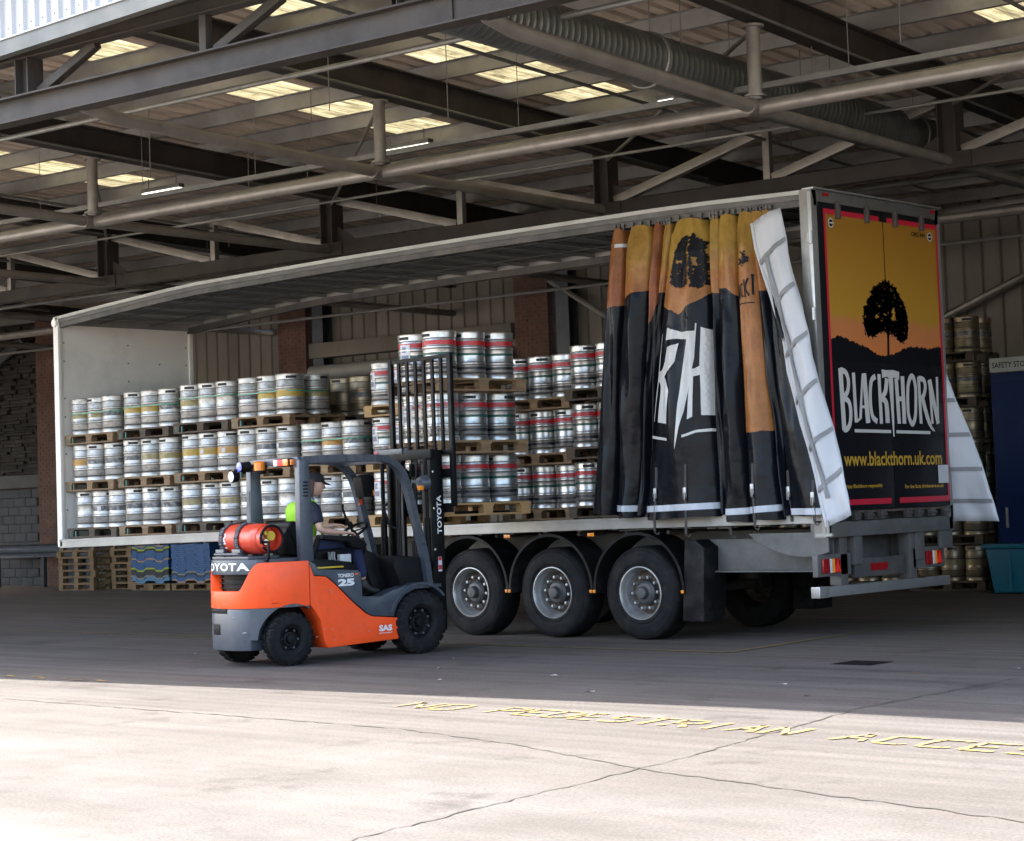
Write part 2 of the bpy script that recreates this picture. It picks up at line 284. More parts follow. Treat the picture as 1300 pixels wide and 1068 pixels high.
def m_dusk():
    # printed dusk picture on the rear doors: gold sky over an orange haze (flat print, by height)
    m = bpy.data.materials.new('dusk_print'); m.use_nodes = True; t = m.node_tree; N = t.nodes; L = t.links; b = N['Principled BSDF']
    tc = N.new('ShaderNodeTexCoord'); s = N.new('ShaderNodeSeparateXYZ'); L.new(tc.outputs['Object'], s.inputs[0])
    n = N.new('ShaderNodeTexNoise'); n.inputs['Scale'].default_value = 2.6; n.inputs['Detail'].default_value = 5; L.new(tc.outputs['Object'], n.inputs['Vector'])
    a = N.new('ShaderNodeMath'); a.operation = 'MULTIPLY_ADD'; a.inputs[1].default_value = .28; L.new(n.outputs['Fac'], a.inputs[0]); L.new(s.outputs['Z'], a.inputs[2])
    r = N.new('ShaderNodeValToRGB'); cr = r.color_ramp; mr = N.new('ShaderNodeMapRange'); mr.inputs[1].default_value = 3.0; mr.inputs[2].default_value = 4.6; L.new(a.outputs[0], mr.inputs[0]); L.new(mr.outputs[0], r.inputs[0])
    cr.elements[0].position = .05; cr.elements[0].color = (.55, .15, .03, 1); cr.elements[1].position = .95; cr.elements[1].color = (.27, .125, .014, 1)
    for p_, c_ in ((.18, (.46, .15, .045)), (.30, (.42, .15, .05)), (.36, (.36, .185, .02)), (.6, (.33, .165, .018))):
        q = cr.elements.new(p_); q.color = (*c_, 1)
    L.new(r.outputs[0], b.inputs['Base Color']); b.inputs['Roughness'].default_value = .4
    MATS['dusk_print'] = m
m_dusk()

# ------------------------------------------------------------------ mesh builder
class MB:
    def __init__(s): s.v = []; s.f = []; s.m = []; s.mats = []
    def mi(s, m):
        if m not in s.mats: s.mats.append(m)
        return s.mats.index(m)
    def add(s, vs, fs, m):
        o = len(s.v); s.v += [Vector(v) for v in vs]; k = s.mi(m)
        for f in fs: s.f.append([i+o for i in f]); s.m.append(k)
    def box(s, lo, hi, m, rot=None, about=None):
        x0, y0, z0 = lo; x1, y1, z1 = hi
        vs = [Vector(v) for v in ((x0, y0, z0), (x1, y0, z0), (x1, y1, z0), (x0, y1, z0), (x0, y0, z1), (x1, y0, z1), (x1, y1, z1), (x0, y1, z1))]
        if rot is not None:
            c = Vector(about) if about is not None else (Vector(lo)+Vector(hi))/2
            vs = [c + rot @ (v-c) for v in vs]
        s.add(vs, [(3, 2, 1, 0), (4, 5, 6, 7), (0, 1, 5, 4), (1, 2, 6, 5), (2, 3, 7, 6), (3, 0, 4, 7)], m)
    def bar(s, a, b, wd, ht, m, upv=(0, 0, 1)):
        a, b = Vector(a), Vector(b); d = (b-a).normalized(); upv = Vector(upv)
        if abs(d.dot(upv)) > .98: upv = Vector((0, 1, 0))
        x = d.cross(upv).normalized()*wd/2; y = x.cross(d).normalized()*ht/2
        s.add([a-x-y, a+x-y, a+x+y, a-x+y, b-x-y, b+x-y, b+x+y, b-x+y], [(3, 2, 1, 0), (4, 5, 6, 7), (0, 1, 5, 4), (1, 2, 6, 5), (2, 3, 7, 6), (3, 0, 4, 7)], m)
    def ibeam(s, a, b, wd, ht, m, tf=.02, tw=.014, upv=(0, 0, 1)):
        a, b = Vector(a), Vector(b); d = (b-a).normalized(); upv = Vector(upv)
        if abs(d.dot(upv)) > .98: upv = Vector((0, 1, 0))
        x = d.cross(upv).normalized(); y = x.cross(d).normalized()
        for o, w_, h_ in ((ht/2-tf/2, wd, tf), (-ht/2+tf/2, wd, tf), (0, tw, ht-2*tf)):
            s.bar(a+y*o, b+y*o, w_, h_, m, y)
    def tube(s, pts, r, m, n=10, cap=True, r1=None):
        pts = [Vector(q) for q in pts]; rings = []
        prev = None
        for i, q in enumerate(pts):
            d = (pts[min(i+1, len(pts)-1)]-pts[max(i-1, 0)]).normalized()
            ref = prev if prev is not None else (Vector((0, 0, 1)) if abs(d.z) < .9 else Vector((1, 0, 0)))
            x = (ref - d*ref.dot(d)).normalized(); y = d.cross(x); prev = x
            rr = r if r1 is None else r+(r1-r)*i/(len(pts)-1)
            rings.append([q+(x*math.cos(2*PI*k/n)+y*math.sin(2*PI*k/n))*rr for k in range(n)])
        vs = [v for rg in rings for v in rg]; fs = []
        for i in range(len(rings)-1):
            for k in range(n): fs.append((i*n+k, i*n+(k+1) % n, (i+1)*n+(k+1) % n, (i+1)*n+k))
        if cap: fs.append(tuple(range(n))[::-1]); fs.append(tuple((len(rings)-1)*n+k for k in range(n)))
        s.add(vs, fs, m)
    def lathe(s, prof, m, n=28, axis='z', c=(0, 0, 0), skip=None, a0=0, a1=2*PI, mats=None):
        c = Vector(c); full = abs(a1-a0-2*PI) < 1e-6; nn = n if full else n+1
        vs = []
        for r, h in prof:
            for k in range(nn):
                a = a0+(a1-a0)*k/n
                p_ = (r*math.cos(a), r*math.sin(a), h)
                if axis == 'x': p_ = (h, r*math.cos(a), r*math.sin(a))
                if axis == 'y': p_ = (r*math.cos(a), h, r*math.sin(a))
                vs.append(c+Vector(p_))
        per = {}
        for i in range(len(prof)-1):
            for k in range(n):
                if skip and skip(i, k): continue
                k2 = (k+1) % nn
                f = (i*nn+k, i*nn+k2, (i+1)*nn+k2, (i+1)*nn+k)
                if axis == 'y': f = f[::-1]
                per.setdefault(mats[i] if mats else m, []).append(f)
        o = len(s.v); s.v += vs
        for mm, fs in per.items():
            kx = s.mi(mm)
            for f in fs: s.f.append([q+o for q in f]); s.m.append(kx)
    def prism(s, poly, axis, h0, h1, m):
        """poly: 2-D outline; axis: direction of extrusion"""
        def P(a, b, h): return {'x': (h, a, b), 'y': (a, h, b), 'z': (a, b, h)}[axis]
        n = len(poly); vs = [P(a, b, h0) for a, b in poly]+[P(a, b, h1) for a, b in poly]
        fs = [tuple(range(n))[::-1], tuple(range(n, 2*n))]+[(i, (i+1) % n, n+(i+1) % n, n+i) for i in range(n)]
        s.add(vs, fs, m)
    def mesh(s, name, bevel=0, smooth=35, seg=2, fn=None):
        me = bpy.data.meshes.new(name); me.from_pydata([tuple(v) for v in s.v], [], s.f)
        for m in s.mats: me.materials.append(MATS[m])
        me.polygons.foreach_set('material_index', s.m)
        bm = bmesh.new(); bm.from_mesh(me)
        bmesh.ops.recalc_face_normals(bm, faces=bm.faces)
        if bevel:
            ed = [e for e in bm.edges if len(e.link_faces) == 2 and e.calc_face_angle(0) > R_(28)]
            bmesh.ops.bevel(bm, geom=ed, offset=bevel, segments=seg, affect='EDGES', profile=.6, clamp_overlap=True)
        if fn: fn(bm)
        bm.to_mesh(me); bm.free()
        if smooth:
            me.polygons.foreach_set('use_smooth', [True]*len(me.polygons))
            me.set_sharp_from_angle(angle=R_(smooth))
        me.update(); return me
    def build(s, name, parent=None, bevel=0, smooth=35, loc=None, rot=None, seg=2, fn=None):
        o = bpy.data.objects.new(name, s.mesh(name, bevel, smooth, seg, fn)); C.objects.link(o)
        if parent: o.parent = parent
        if loc: o.location = loc
        if rot: o.rotation_euler = rot
        return o
def inst(name, me, parent=None, loc=(0, 0, 0), rot=(0, 0, 0), scale=None):
    o = bpy.data.objects.new(name, me); C.objects.link(o)
    if parent: o.parent = parent
    o.location = loc; o.rotation_euler = rot
    if scale: o.scale = scale
    return o
def tag(o, label=None, cat=None, group=None, kind=None):
    if label: o['label'] = label
    if cat: o['category'] = cat
    if group: o['group'] = group
    if kind: o['kind'] = kind
    return o
def thing(name, label, cat, loc=(0, 0, 0), rz=0, group=None):
    o = bpy.data.objects.new(name, None); C.objects.link(o); o.location = loc; o.rotation_euler = (0, 0, rz); o.empty_display_size = .2
    return tag(o, label, cat, group)
def copy_tree(o, parent=None):
    c = o.copy(); C.objects.link(c)
    if parent: c.parent = parent
    for ch in list(o.children): copy_tree(ch, c)
    return c
def text_verts(txt, bold=0., space=1.):
    cu = bpy.data.curves.new('lettering', 'FONT'); cu.body = txt; cu.size = 1; cu.offset = bold; cu.space_character = space; cu.resolution_u = 3
    ob = bpy.data.objects.new('lettering', cu); C.objects.link(ob)
    dg = bpy.context.evaluated_depsgraph_get(); me = bpy.data.meshes.new_from_object(ob.evaluated_get(dg))
    vs = [v.co.copy() for v in me.vertices]; fs = [tuple(q.vertices) for q in me.polygons]
    bpy.data.objects.remove(ob); bpy.data.curves.remove(cu); bpy.data.meshes.remove(me)
    return vs, fs
def text_into(mb, txt, fn, wd, ht, m, bold=0., space=1., font_h=None):
    """letters fitted into wd x ht (2-D from 0,0); fn maps (a, b) to a 3-D point"""
    vs, fs = text_verts(txt, bold, space)
    x0 = min(v.x for v in vs); x1 = max(v.x for v in vs); y0 = min(v.y for v in vs); y1 = max(v.y for v in vs)
    mb.add([fn((v.x-x0)/(x1-x0)*wd, (v.y-y0)/(y1-y0)*ht) for v in vs], fs, m)
def stroke(mb, pts, wds, fn, m):
    """flat tapered stroke along 2-D points"""
    n = len(pts); pts = [Vector(q) for q in pts]; vs = []
    if not isinstance(wds, (list, tuple)): wds = [wds]*n
    for i, q in enumerate(pts):
        d = (pts[min(i+1, n-1)]-pts[max(i-1, 0)]).normalized(); nn = Vector((-d.y, d.x))*wds[i]/2
        vs += [fn(*(q-nn)), fn(*(q+nn))]
    mb.add(vs, [(2*i, 2*i+2, 2*i+3, 2*i+1) for i in range(n-1)], m)
def smooth_pts(pts, k=4):
    out = []; n = len(pts)
    for i in range(n-1):
        p0, p1, p2, p3 = (Vector(pts[max(0, min(n-1, j))]) for j in (i-1, i, i+1, i+2))
        for q in range(k):
            t = q/k
            out.append(.5*((2*p1)+(p2-p0)*t+(2*p0-5*p1+4*p2-p3)*t*t+(3*p1-p0-3*p2+p3)*t**3))
    out.append(Vector(pts[-1])); return out
# ================================================================== SETTING
BA = R_(5.5); BXv = Vector((math.cos(BA), math.sin(BA), 0)); BYv = Vector((-math.sin(BA), math.cos(BA), 0))
def W(bx, by, z=0.): return BXv*bx+BYv*by+Vector((0, 0, z))

g = MB(); S_ = 260
xs = [-S_, -60, -30, 0, 30, 60, S_]
for i in range(6):
    for j in range(6):
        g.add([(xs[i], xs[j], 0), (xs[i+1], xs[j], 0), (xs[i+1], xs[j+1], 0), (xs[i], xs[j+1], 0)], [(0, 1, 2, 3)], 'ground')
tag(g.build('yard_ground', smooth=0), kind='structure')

def crack(pts, wd, seed, name='slab_joint'):
    rnd = random.Random(seed); mb = MB(); vs = []; 
    P = []
    for a, b in zip(pts[:-1], pts[1:]):
        a, b = Vector(a), Vector(b); n = max(2, int((b-a).length/.09))
        for k in range(n): P.append(a+(b-a)*k/n)
    P.append(Vector(pts[-1]))
    for i, q in enumerate(P):
        d = (P[min(i+1, len(P)-1)]-P[max(i-1, 0)]).normalized(); n_ = Vector((-d.y, d.x)); o = rnd.uniform(-.02, .02)
        w_ = wd*rnd.uniform(.10, .8)
        vs += [(q.x+n_.x*(o+w_/2), q.y+n_.y*(o+w_/2), .004), (q.x+n_.x*(o-w_/2), q.y+n_.y*(o-w_/2), .004)]
    mb.add(vs, [(2*i, 2*i+2, 2*i+3, 2*i+1) for i in range(len(P)-1)], 'crack')
    return tag(mb.build(name, smooth=0), kind='structure')
crack([(-14, -6.75), (-4.03, -7.22), (1.1, -7.28), (2.51, -7.57), (4.07, -8.11), (8, -8.9)], .045, 1)
crack([(5.0, -15.5), (4.3, -10.5), (3.94, -7.57), (3.44, -4.88), (3.41, -2.35), (3.5, 4.5)], .035, 2)
crack([(-.9, -5.9), (-.35, -4.6), (.35, -3.0), (.6, -1.8)], .025, 3)
crack([(-4.6, -15), (-4.1, -8.2), (-4.03, -7.25)], .03, 5)
crack([(-12, 3.6), (-3, 3.9), (6, 4.2)], .03, 6)
crack([(-9, -3.9), (-6, -4.0), (-5.4, -4.3)], .02, 7)

# ---- painted marks
def paint(mb, pts, wd, m, z=.006, seed=0, gap=.06):
    rnd = random.Random(seed)
    for a, b in zip(pts[:-1], pts[1:]):
        a, b = Vector(a), Vector(b); n = max(1, int((b-a).length/.07)); d = (b-a).normalized(); nn = Vector((-d.y, d.x))
        for k in range(n):
            p0 = a+(b-a)*k/n; p1 = a+(b-a)*(k+1)/n
            if rnd.random() < gap: continue
            w0 = wd/2*rnd.uniform(.6, 1.1)
            mb.add([(p0.x+nn.x*w0, p0.y+nn.y*w0, z), (p0.x-nn.x*w0, p0.y-nn.y*w0, z), (p1.x-nn.x*w0, p1.y-nn.y*w0, z), (p1.x+nn.x*w0, p1.y+nn.y*w0, z)], [(0, 1, 2, 3)], m)
mb = MB()
paint(mb, [(-13.5, -1.0), (-.52, -1.07), (-.79, 2.3), (-.85, 3.4), (4.5, 3.7)], .09, 'line_worn', seed=3, gap=0)
tag(mb.build('bay_line', smooth=0), 'worn yellow painted bay line beside and behind the trailer wheels', 'road marking')
mb = MB(); paint(mb, [(-28, 4.0), (-13, 2.95), (-9, 2.9)], .09, 'line_worn', seed=4, gap=0)
tag(mb.build('bay_line', smooth=0), 'worn yellow painted bay line along the floor at the left', 'road marking')
# NO PEDESTRIAN ACCESS, block strokes, worn; each word is one marking
GL = {'N': [[(0, 0), (0, 1)], [(0, 1), (.7, 0)], [(.7, 0), (.7, 1)]], 'O': [[(0, .12), (0, .88), (.12, 1), (.58, 1), (.7, .88), (.7, .12), (.58, 0), (.12, 0), (0, .12)]],
 'P': [[(0, 0), (0, 1), (.6, 1), (.7, .9), (.7, .6), (.6, .5), (0, .5)]], 'E': [[(.7, 0), (0, 0), (0, 1), (.7, 1)], [(0, .5), (.5, .5)]],
 'D': [[(0, 0), (0, 1), (.5, 1), (.7, .8), (.7, .2), (.5, 0), (0, 0)]], 'S': [[(0, .1), (.1, 0), (.6, 0), (.7, .12), (.7, .4), (.6, .5), (.1, .5), (0, .6), (0, .88), (.1, 1), (.6, 1), (.7, .9)]],
 'T': [[(0, 1), (.7, 1)], [(.35, 0), (.35, 1)]], 'R': [[(0, 0), (0, 1), (.6, 1), (.7, .9), (.7, .6), (.6, .5), (0, .5)], [(.35, .5), (.7, 0)]],
 'I': [[(.35, 0), (.35, 1)]], 'A': [[(0, 0), (.35, 1), (.7, 0)], [(.15, .38), (.55, .38)]], 'C': [[(.7, .12), (.58, 0), (.12, 0), (0, .12), (0, .88), (.12, 1), (.58, 1), (.7, .88)]]}
def ground_word(word, x0, x1, y0, y1, label, skip=0., seed=0):
    rnd = random.Random(seed); t = thing('painted_word', label, 'road marking'); n = len(word); step = (x1-x0)/(n-.3); ht = .34
    for i, ch in enumerate(word):
        mb = MB(); cx = x0+i*step; cy = y0+(y1-y0)*i/max(1, n-1)
        for st in GL[ch]:
            pts = [(cx+a*step, cy-.2+b*ht) for a, b in st]
            for a, b in zip(pts[:-1], pts[1:]):
                if rnd.random() < skip: continue
                paint(mb, [a, b], .062, 'line_yellow', .006, rnd.random())
        if mb.v: o = mb.build('letter', t, smooth=0); o['kind'] = 'stuff'
ground_word('NO', .02, .62, -6.03, -6.05, 'worn yellow painted word NO on the sunlit concrete', 0, 1)
ground_word('PEDESTRIAN', 1.0, 3.85, -6.04, -6.2, 'worn yellow painted word PEDESTRIAN on the sunlit concrete', 0, 2)
ground_word('ACCESS', 4.25, 6.1, -6.28, -6.4, 'worn yellow painted word ACCESS on the sunlit concrete', 0, 3)
mb = MB(); rnd = random.Random(9)
x = -6.2
while x < -4.4:
    l = rnd.uniform(.12, .3); paint(mb, [(x, -5.72+rnd.uniform(-.05, .05)), (x+l, -5.73+rnd.uniform(-.08, .08))], .06, 'line_yellow', .006, x); x += l+rnd.uniform(.02, .2)
tag(mb.build('faded_marking', smooth=0), 'faded yellow paint remnants on the concrete left of the forklift', 'road marking')
mb = MB(); mb.box((1.2, -1.85, .001), (1.62, -1.45, .004), 'drain')
dr = mb.build('drain_cover', smooth=0); tag(dr, 'dark square drain cover set in the shaded floor', 'drain cover')
mb = MB()
for k in range(6): mb.box((1.23, -1.83+k*.062, .0041), (1.59, -1.80+k*.062, .007), 'drain')
mb.build('grating', dr, smooth=0)
rnd = random.Random(21)
for k, (x_, y_) in enumerate([(-.55, -3.7), (.75, -4.7), (2.4, -2.4), (-2.9, -2.6), (3.0, -1.7), (1.9, -3.6), (-6.5, -3.1), (2.6, -4.3), (-1.3, -4.4), (4.0, -2.5), (-2.2, -3.5)]):
    mb = MB(); a = rnd.uniform(0, 6); s = rnd.uniform(.02, .042); c_, s_ = math.cos(a), math.sin(a)
    vs = [(s*1.4, -s*.5, .006), (s*.9, s*.6, .014), (-s, s*.5, .005), (-s*1.3, -s*.4, .010), (0, 0, .007)]
    mb.add([(x_+c_*p_[0]-s_*p_[1], y_+s_*p_[0]+c_*p_[1], p_[2]) for p_ in vs], [(0, 1, 4), (1, 2, 4), (2, 3, 4), (3, 0, 4)], 'leafbrown' if k in (2, 7) else 'litter')
    tag(mb.build('paper_scrap', smooth=0), 'small scrap of litter lying on the yard floor', 'litter', 'scraps of litter on the yard floor')

# ================================================================== CANOPY
can = thing('loading_canopy', 'steel framed loading canopy with corrugated roof, trusses and roof lights', 'canopy', (0, 0, 0), BA)
def zr(by): return 6.38-.027*by                 # underside of the rafters
BX0, BX1, BY0, BY1 = -34.2, 7.8, -5.55, 13.35
NODES = [-.2-5.05*k for k in range(-1, 7)]      # rafter lines
# corrugated sheets run down the slope
prof = []
for k in range(4):
    b = k*.25
    prof += [(b, 0), (b+.15, 0), (b+.17, .045), (b+.23, .045)]
prof.append((1.0, 0))
LIGHTS_X = (9.3, 4.2, .35, -4.95, -8.2, -13.9, -19., -24., -29.)
def sheet_mesh(m, y0, y1):
    mb = MB(); n = len(prof); vs = []
    for (a, z) in prof: vs.append((a, y0, z+zr(y0)+.575))
    for (a, z) in prof: vs.append((a, y1, z+zr(y1)+.575))
    mb.add(vs, [(i, i+1, n+i+1, n+i) for i in range(n-1)], m)
    return mb.mesh('sheet', smooth=0)
for part, (ya, yb) in enumerate(((BY0-.55, 3.5), (3.4, BY1+.4))):
    ms, ml = sheet_mesh('roof_sheet', ya, yb), sheet_mesh('rooflight' if part == 0 else 'roof_sheet', ya, yb)
    x = BX0
    while x < BX1:
        light = any(abs(x-l) < .5 for l in LIGHTS_X)
        o = inst('rooflight' if (light and part == 0) else 'roof_sheet', ml if light else ms, can, (x, 0, .004*part))
        x += 1.0
# purlins (Z sections) and rafters
def purlin_mesh(L_):
    mb = MB(); mb.box((0, -.003, 0), (L_, .003, .20), 'galv'); mb.box((0, .003, 0), (L_, .062, .006), 'galv'); mb.box((0, -.062, .194), (L_, -.003, .20), 'galv'); mb.box((0, .056, .006), (L_, .062, .028), 'galv')
    return mb.mesh('purlin', smooth=0)
pm = purlin_mesh(BX1-BX0)
by = BY0+.25
while by < BY1:
    inst('purlin', pm, can, (BX0, by, zr(by)+.366)); by += 1.4
for bx in NODES:
    mb = MB(); mb.ibeam((bx, BY0, zr(BY0)+.18), (bx, BY1, zr(BY1)+.18), .20, .36, 'steel_paint', .016, .012)
    mb.build('rafter', can, smooth=0)
# front truss
FT = -5.3
mb = MB(); mb.ibeam((-9.3, FT, 5.73), (BX1, FT, 5.73), .20, .26, 'steel_paint', .018, .012); mb.build('bottom_chord', can, smooth=0)
mb = MB(); mb.ibeam((-9.3, FT, 6.30), (BX1, FT, 6.30), .16, .16, 'steel_paint', .014, .01); mb.build('top_chord', can, smooth=0)
x = -5.95; side = 1
while x < 5:
    mb = MB(); mb.ibeam((x, FT, 5.862), (x, FT, 6.22), .20, .20, 'steel_paint', .014, .01, (1, 0, 0)); mb.build('truss_post', can, smooth=0)
    mb = MB(); mb.bar((x+.14, FT+.03, 5.87), (x+1.0, FT+.03, 6.22), .09, .09, 'steel_paint', (0, 1, 0)); mb.build('diagonal', can, bevel=.006)
    mb = MB(); mb.bar((x+2.52, FT+.02, 5.862), (x+2.52, FT+.02, 6.22), .09, .09, 'steel_paint', (0, 1, 0)); mb.build('hanger', can, bevel=.006)
    mb = MB(); mb.bar((x+2.66, FT+.03, 5.87), (x+3.5, FT+.03, 6.22), .09, .09, 'steel_paint', (0, 1, 0)); mb.build('diagonal', can, bevel=.006)
    x += 5.05
def splice(bx, by, z0, z1, face):
    mb = MB(); mb.box((bx-.30, by+face*.004, z0), (bx+.30, by+face*.018, z1), 'steel_paint')
    for sx in (-.24, -.16, -.08, .08, .16, .24):
        for zz in (z0+.05, z1-.05): mb.lathe([(0, .012), (.016, .012), (.016, 0)], 'galv', 6, 'y', (bx+sx, by+face*.018, zz), mats=None)
    mb.build('splice_plate', can, smooth=0)
mb = MB(); mb.bar((-8.43, FT+.02, 5.862), (-8.43, FT+.02, 6.22), .09, .09, 'steel_paint', (0, 1, 0)); mb.build('hanger', can, bevel=.006)
mb = MB(); mb.bar((-8.29, FT+.03, 5.87), (-7.45, FT+.03, 6.22), .09, .09, 'steel_paint', (0, 1, 0)); mb.build('diagonal', can, bevel=.006)
splice(-.75, FT-.008, 5.62, 5.84, -1)
# middle line of tubes, its posts, and cross ties
MT = -.72
mb = MB(); mb.tube([(BX0, MT, 5.5), (BX1, MT, 5.5)], .078, 'galv_tube', 14); mb.build('tube_chord', can)
mb = MB(); mb.tube([(BX0, MT+9.3, 5.5), (BX1, MT+9.3, 5.5)], .078, 'galv_tube', 10); mb.build('tube_chord', can)
for bx in NODES:
    mb = MB(); mb.tube([(bx, MT, 5.58), (bx, MT, 6.36)], .072, 'galv_tube', 12)
    for zz in (5.62, 6.34): mb.lathe([(0, -.012), (.115, -.012), (.115, .012), (0, .012)], 'galv_tube', 12, 'z', (bx, MT, zz))
    mb.build('truss_post', can)
    mb = MB(); mb.tube([(bx, FT+.04, 5.67), (bx, FT+.5, 5.59), (bx, MT-.07, 5.5)], .07, 'galv_tube', 12)
    mb.lathe([(0, -.16), (.088, -.16), (.088, .16), (0, .16)], 'galv_tube', 12, 'y', (bx, MT, 5.5)); mb.build('tie_tube', can)
    mb = MB(); mb.tube([(bx, MT+.07, 5.5), (bx, 3.86, 5.5)], .066, 'galv_tube', 12); mb.build('tie_tube', can)
    mb = MB(); mb.tube([(bx, 4.1, 5.5), (bx, 13.2, 5.5)], .066, 'galv_tube', 8); mb.build('tie_tube', can)
# rear truss above the far side of the trailer
RT = 3.97
mb = MB(); mb.ibeam((BX0, RT, 5.5), (BX1, RT, 5.5), .20, .20, 'steel_paint', .018, .012, (0, 1, 0)); mb.build('bottom_chord', can, smooth=0)
mid = NODES[2]
for i, bx in enumerate(NODES):
    mb = MB(); mb.ibeam((bx, RT, 5.605), (bx, RT, zr(RT)), .26, .24, 'steel_paint', .018, .012, (1, 0, 0)); mb.build('truss_post', can, smooth=0)
    splice(bx, RT-.105, 5.41, 5.60, -1)
    for sx in (-1, 1):
        mb = MB(); mb.prism([(bx+sx*.12, 5.605), (bx+sx*.46, 5.605), (bx+sx*.40, 5.70), (bx+sx*.12, 5.86)], 'y', RT-.008, RT+.008, 'steel_paint'); mb.build('gusset_plate', can, smooth=0)
    if i == len(NODES)-1: continue
    b2 = NODES[i+1]; m_ = (bx+b2)/2          # b2 < bx
    mb = MB(); mb.bar((m_, RT, 5.605), (m_, RT, zr(RT)), .10, .10, 'galv_tube', (0, 1, 0)); mb.build('hanger', can, bevel=.006)
    zt = zr(RT)-.03
    if bx > mid+.1:   # right of the middle: rising to the right
        segs = [((b2+.15, 5.62), (m_-.05, zt)), ((m_+.07, 5.62), (bx-.15, zt))]
    else:
        segs = [((bx-.15, 5.62), (m_+.05, zt)), ((m_-.07, 5.62), (b2+.15, zt))]
    for (xa, za), (xb, zb) in segs:
        mb = MB(); mb.bar((xa, RT+.01, za), (xb, RT+.01, zb), .12, .12, 'galv_tube', (0, 1, 0)); mb.build('diagonal', can, bevel=.008)
# fascia: along the front edge (parallel to the trailer)
FY, FZ = -6.15, 6.22
cR = Matrix.Rotation(-BA, 3, 'Z')
def cl(x, y, z): return cR @ Vector((x, y, z))   # world -> canopy local
mb = MB()
for lo, hi, mm in (((-36, FY, FZ), (8.3, FY+.10, FZ+.15), 'gutter_green'), ((-36, FY-.02, FZ+.15), (8.3, FY+.12, FZ+.165), 'fascia_white')):
    x0, y0, z0 = lo; x1, y1, z1 = hi
    vs = [cl(*v) for v in ((x0, y0, z0), (x1, y0, z0), (x1, y1, z0), (x0, y1, z0), (x0, y0, z1), (x1, y0, z1), (x1, y1, z1), (x0, y1, z1))]
    mb.add(vs, [(3, 2, 1, 0), (4, 5, 6, 7), (0, 1, 5, 4), (1, 2, 6, 5), (2, 3, 7, 6), (3, 0, 4, 7)], mm)
mb.build('fascia_beam', can, smooth=0)
mb = MB(); pf = []
for k in range(5): b = k*.2; pf += [(b, 0), (b+.135, 0), (b+.155, .035), (b+.18, .035)]
pf.append((1.0, 0))
n = len(pf)
mb.add([(a, -q, 0) for a, q in pf]+[(a, -q, .95) for a, q in pf], [(i, i+1, n+i+1, n+i) for i in range(n-1)], 'fascia_white')
for k in range(5): mb.lathe([(0, -.008), (.008, -.008), (.008, 0)], 'galv', 6, 'y', (k*.2+.067, 0, .09))
fm = mb.mesh('fascia_panel', smooth=0)
for k in range(44):
    o = inst('fascia_panel', fm, can, cl(-36+k, FY+.02, FZ+.166), (0, 0, -BA))
# wires for the services
rnd = random.Random(5)
for k in range(26):
    bx, by = rnd.uniform(-16, 4), rnd.uniform(-2.5, 6)
    mb = MB(); mb.tube([(bx, by, zr(by)+.37), (bx, by, 5.9+rnd.uniform(-.1, .3))], .006, 'cable_grey', 5); mb.build('hanging_wire', can)
# gutter pipe along the front chord
mb = MB(); mb.tube([(-9.2, FT+.35, 5.90), (-6.3, FT+.35, 5.86), (-6.15, FT+.35, 5.80), (-6.15, FT+.22, 5.7)], .055, 'galv_tube', 10); mb.build('drain_pipe', can)

# spiral duct
du = thing('spiral_duct', 'large round spiral wound ventilation duct hung under the canopy roof', 'duct', (0, 0, 0), BA)
mb = MB(); pr = []; y = -5.2; k = 0
DBX, DZ, DR = -.95, 5.98, .27
while y < 13:
    pr += [(DR, y), (DR+.001, y+.085), (DR+.0035, y+.09), (DR+.0035, y+.096)]; y += .1
mb.lathe(pr, 'duct', 26, 'y', (DBX, 0, DZ)); mb.build('duct_tube', du, smooth=50)
for y in (-1.6, 4.4, 10.4):
    mb = MB(); mb.lathe([(DR+.008, y), (DR+.022, y+.01), (DR+.022, y+.05), (DR+.008, y+.06)], 'galv', 26, 'y', (DBX, 0, DZ)); mb.build('coupling_ring', du)
for y in (-3.6, -1.2, .4, 2., 3.4):
    for s in (-1, 1):
        mb = MB(); mb.tube([(DBX+s*DR*.7, y, DZ+DR*.72), (DBX+s*DR*.7, y, zr(y)+.38)], .007, 'cable_grey', 5); mb.build('hanger_rod', du)
# cable tray and conduits
ct = MB(); ct.box((BX0, -.24, 5.80), (BX1, -.16, 5.83), 'cable_grey'); ct.box((BX0, -.245, 5.83), (BX1, -.24, 5.86), 'cable_grey'); ct.box((BX0, -.16, 5.83), (BX1, -.155, 5.86), 'cable_grey')
tr = ct.build('cable_tray', smooth=0, rot=(0, 0, BA)); tag(tr, 'thin grey cable tray running along behind the tube chord', 'cable tray')
for k in range(22):
    mb = MB(); mb.tube([(-33+k*2.1, -.2, 5.86), (-33+k*2.1, -.2, zr(-.2)+.37)], .005, 'cable_grey', 5); mb.build('hanger_rod', tr)
for i, bx in enumerate(NODES):
    mb = MB(); mb.tube([(bx+.10, FT+.3, zr(FT)+.012-.0), (bx+.10, 6.5, zr(6.5)+.012)], .017, 'cable_grey', 8)
    o = mb.build('conduit', can)
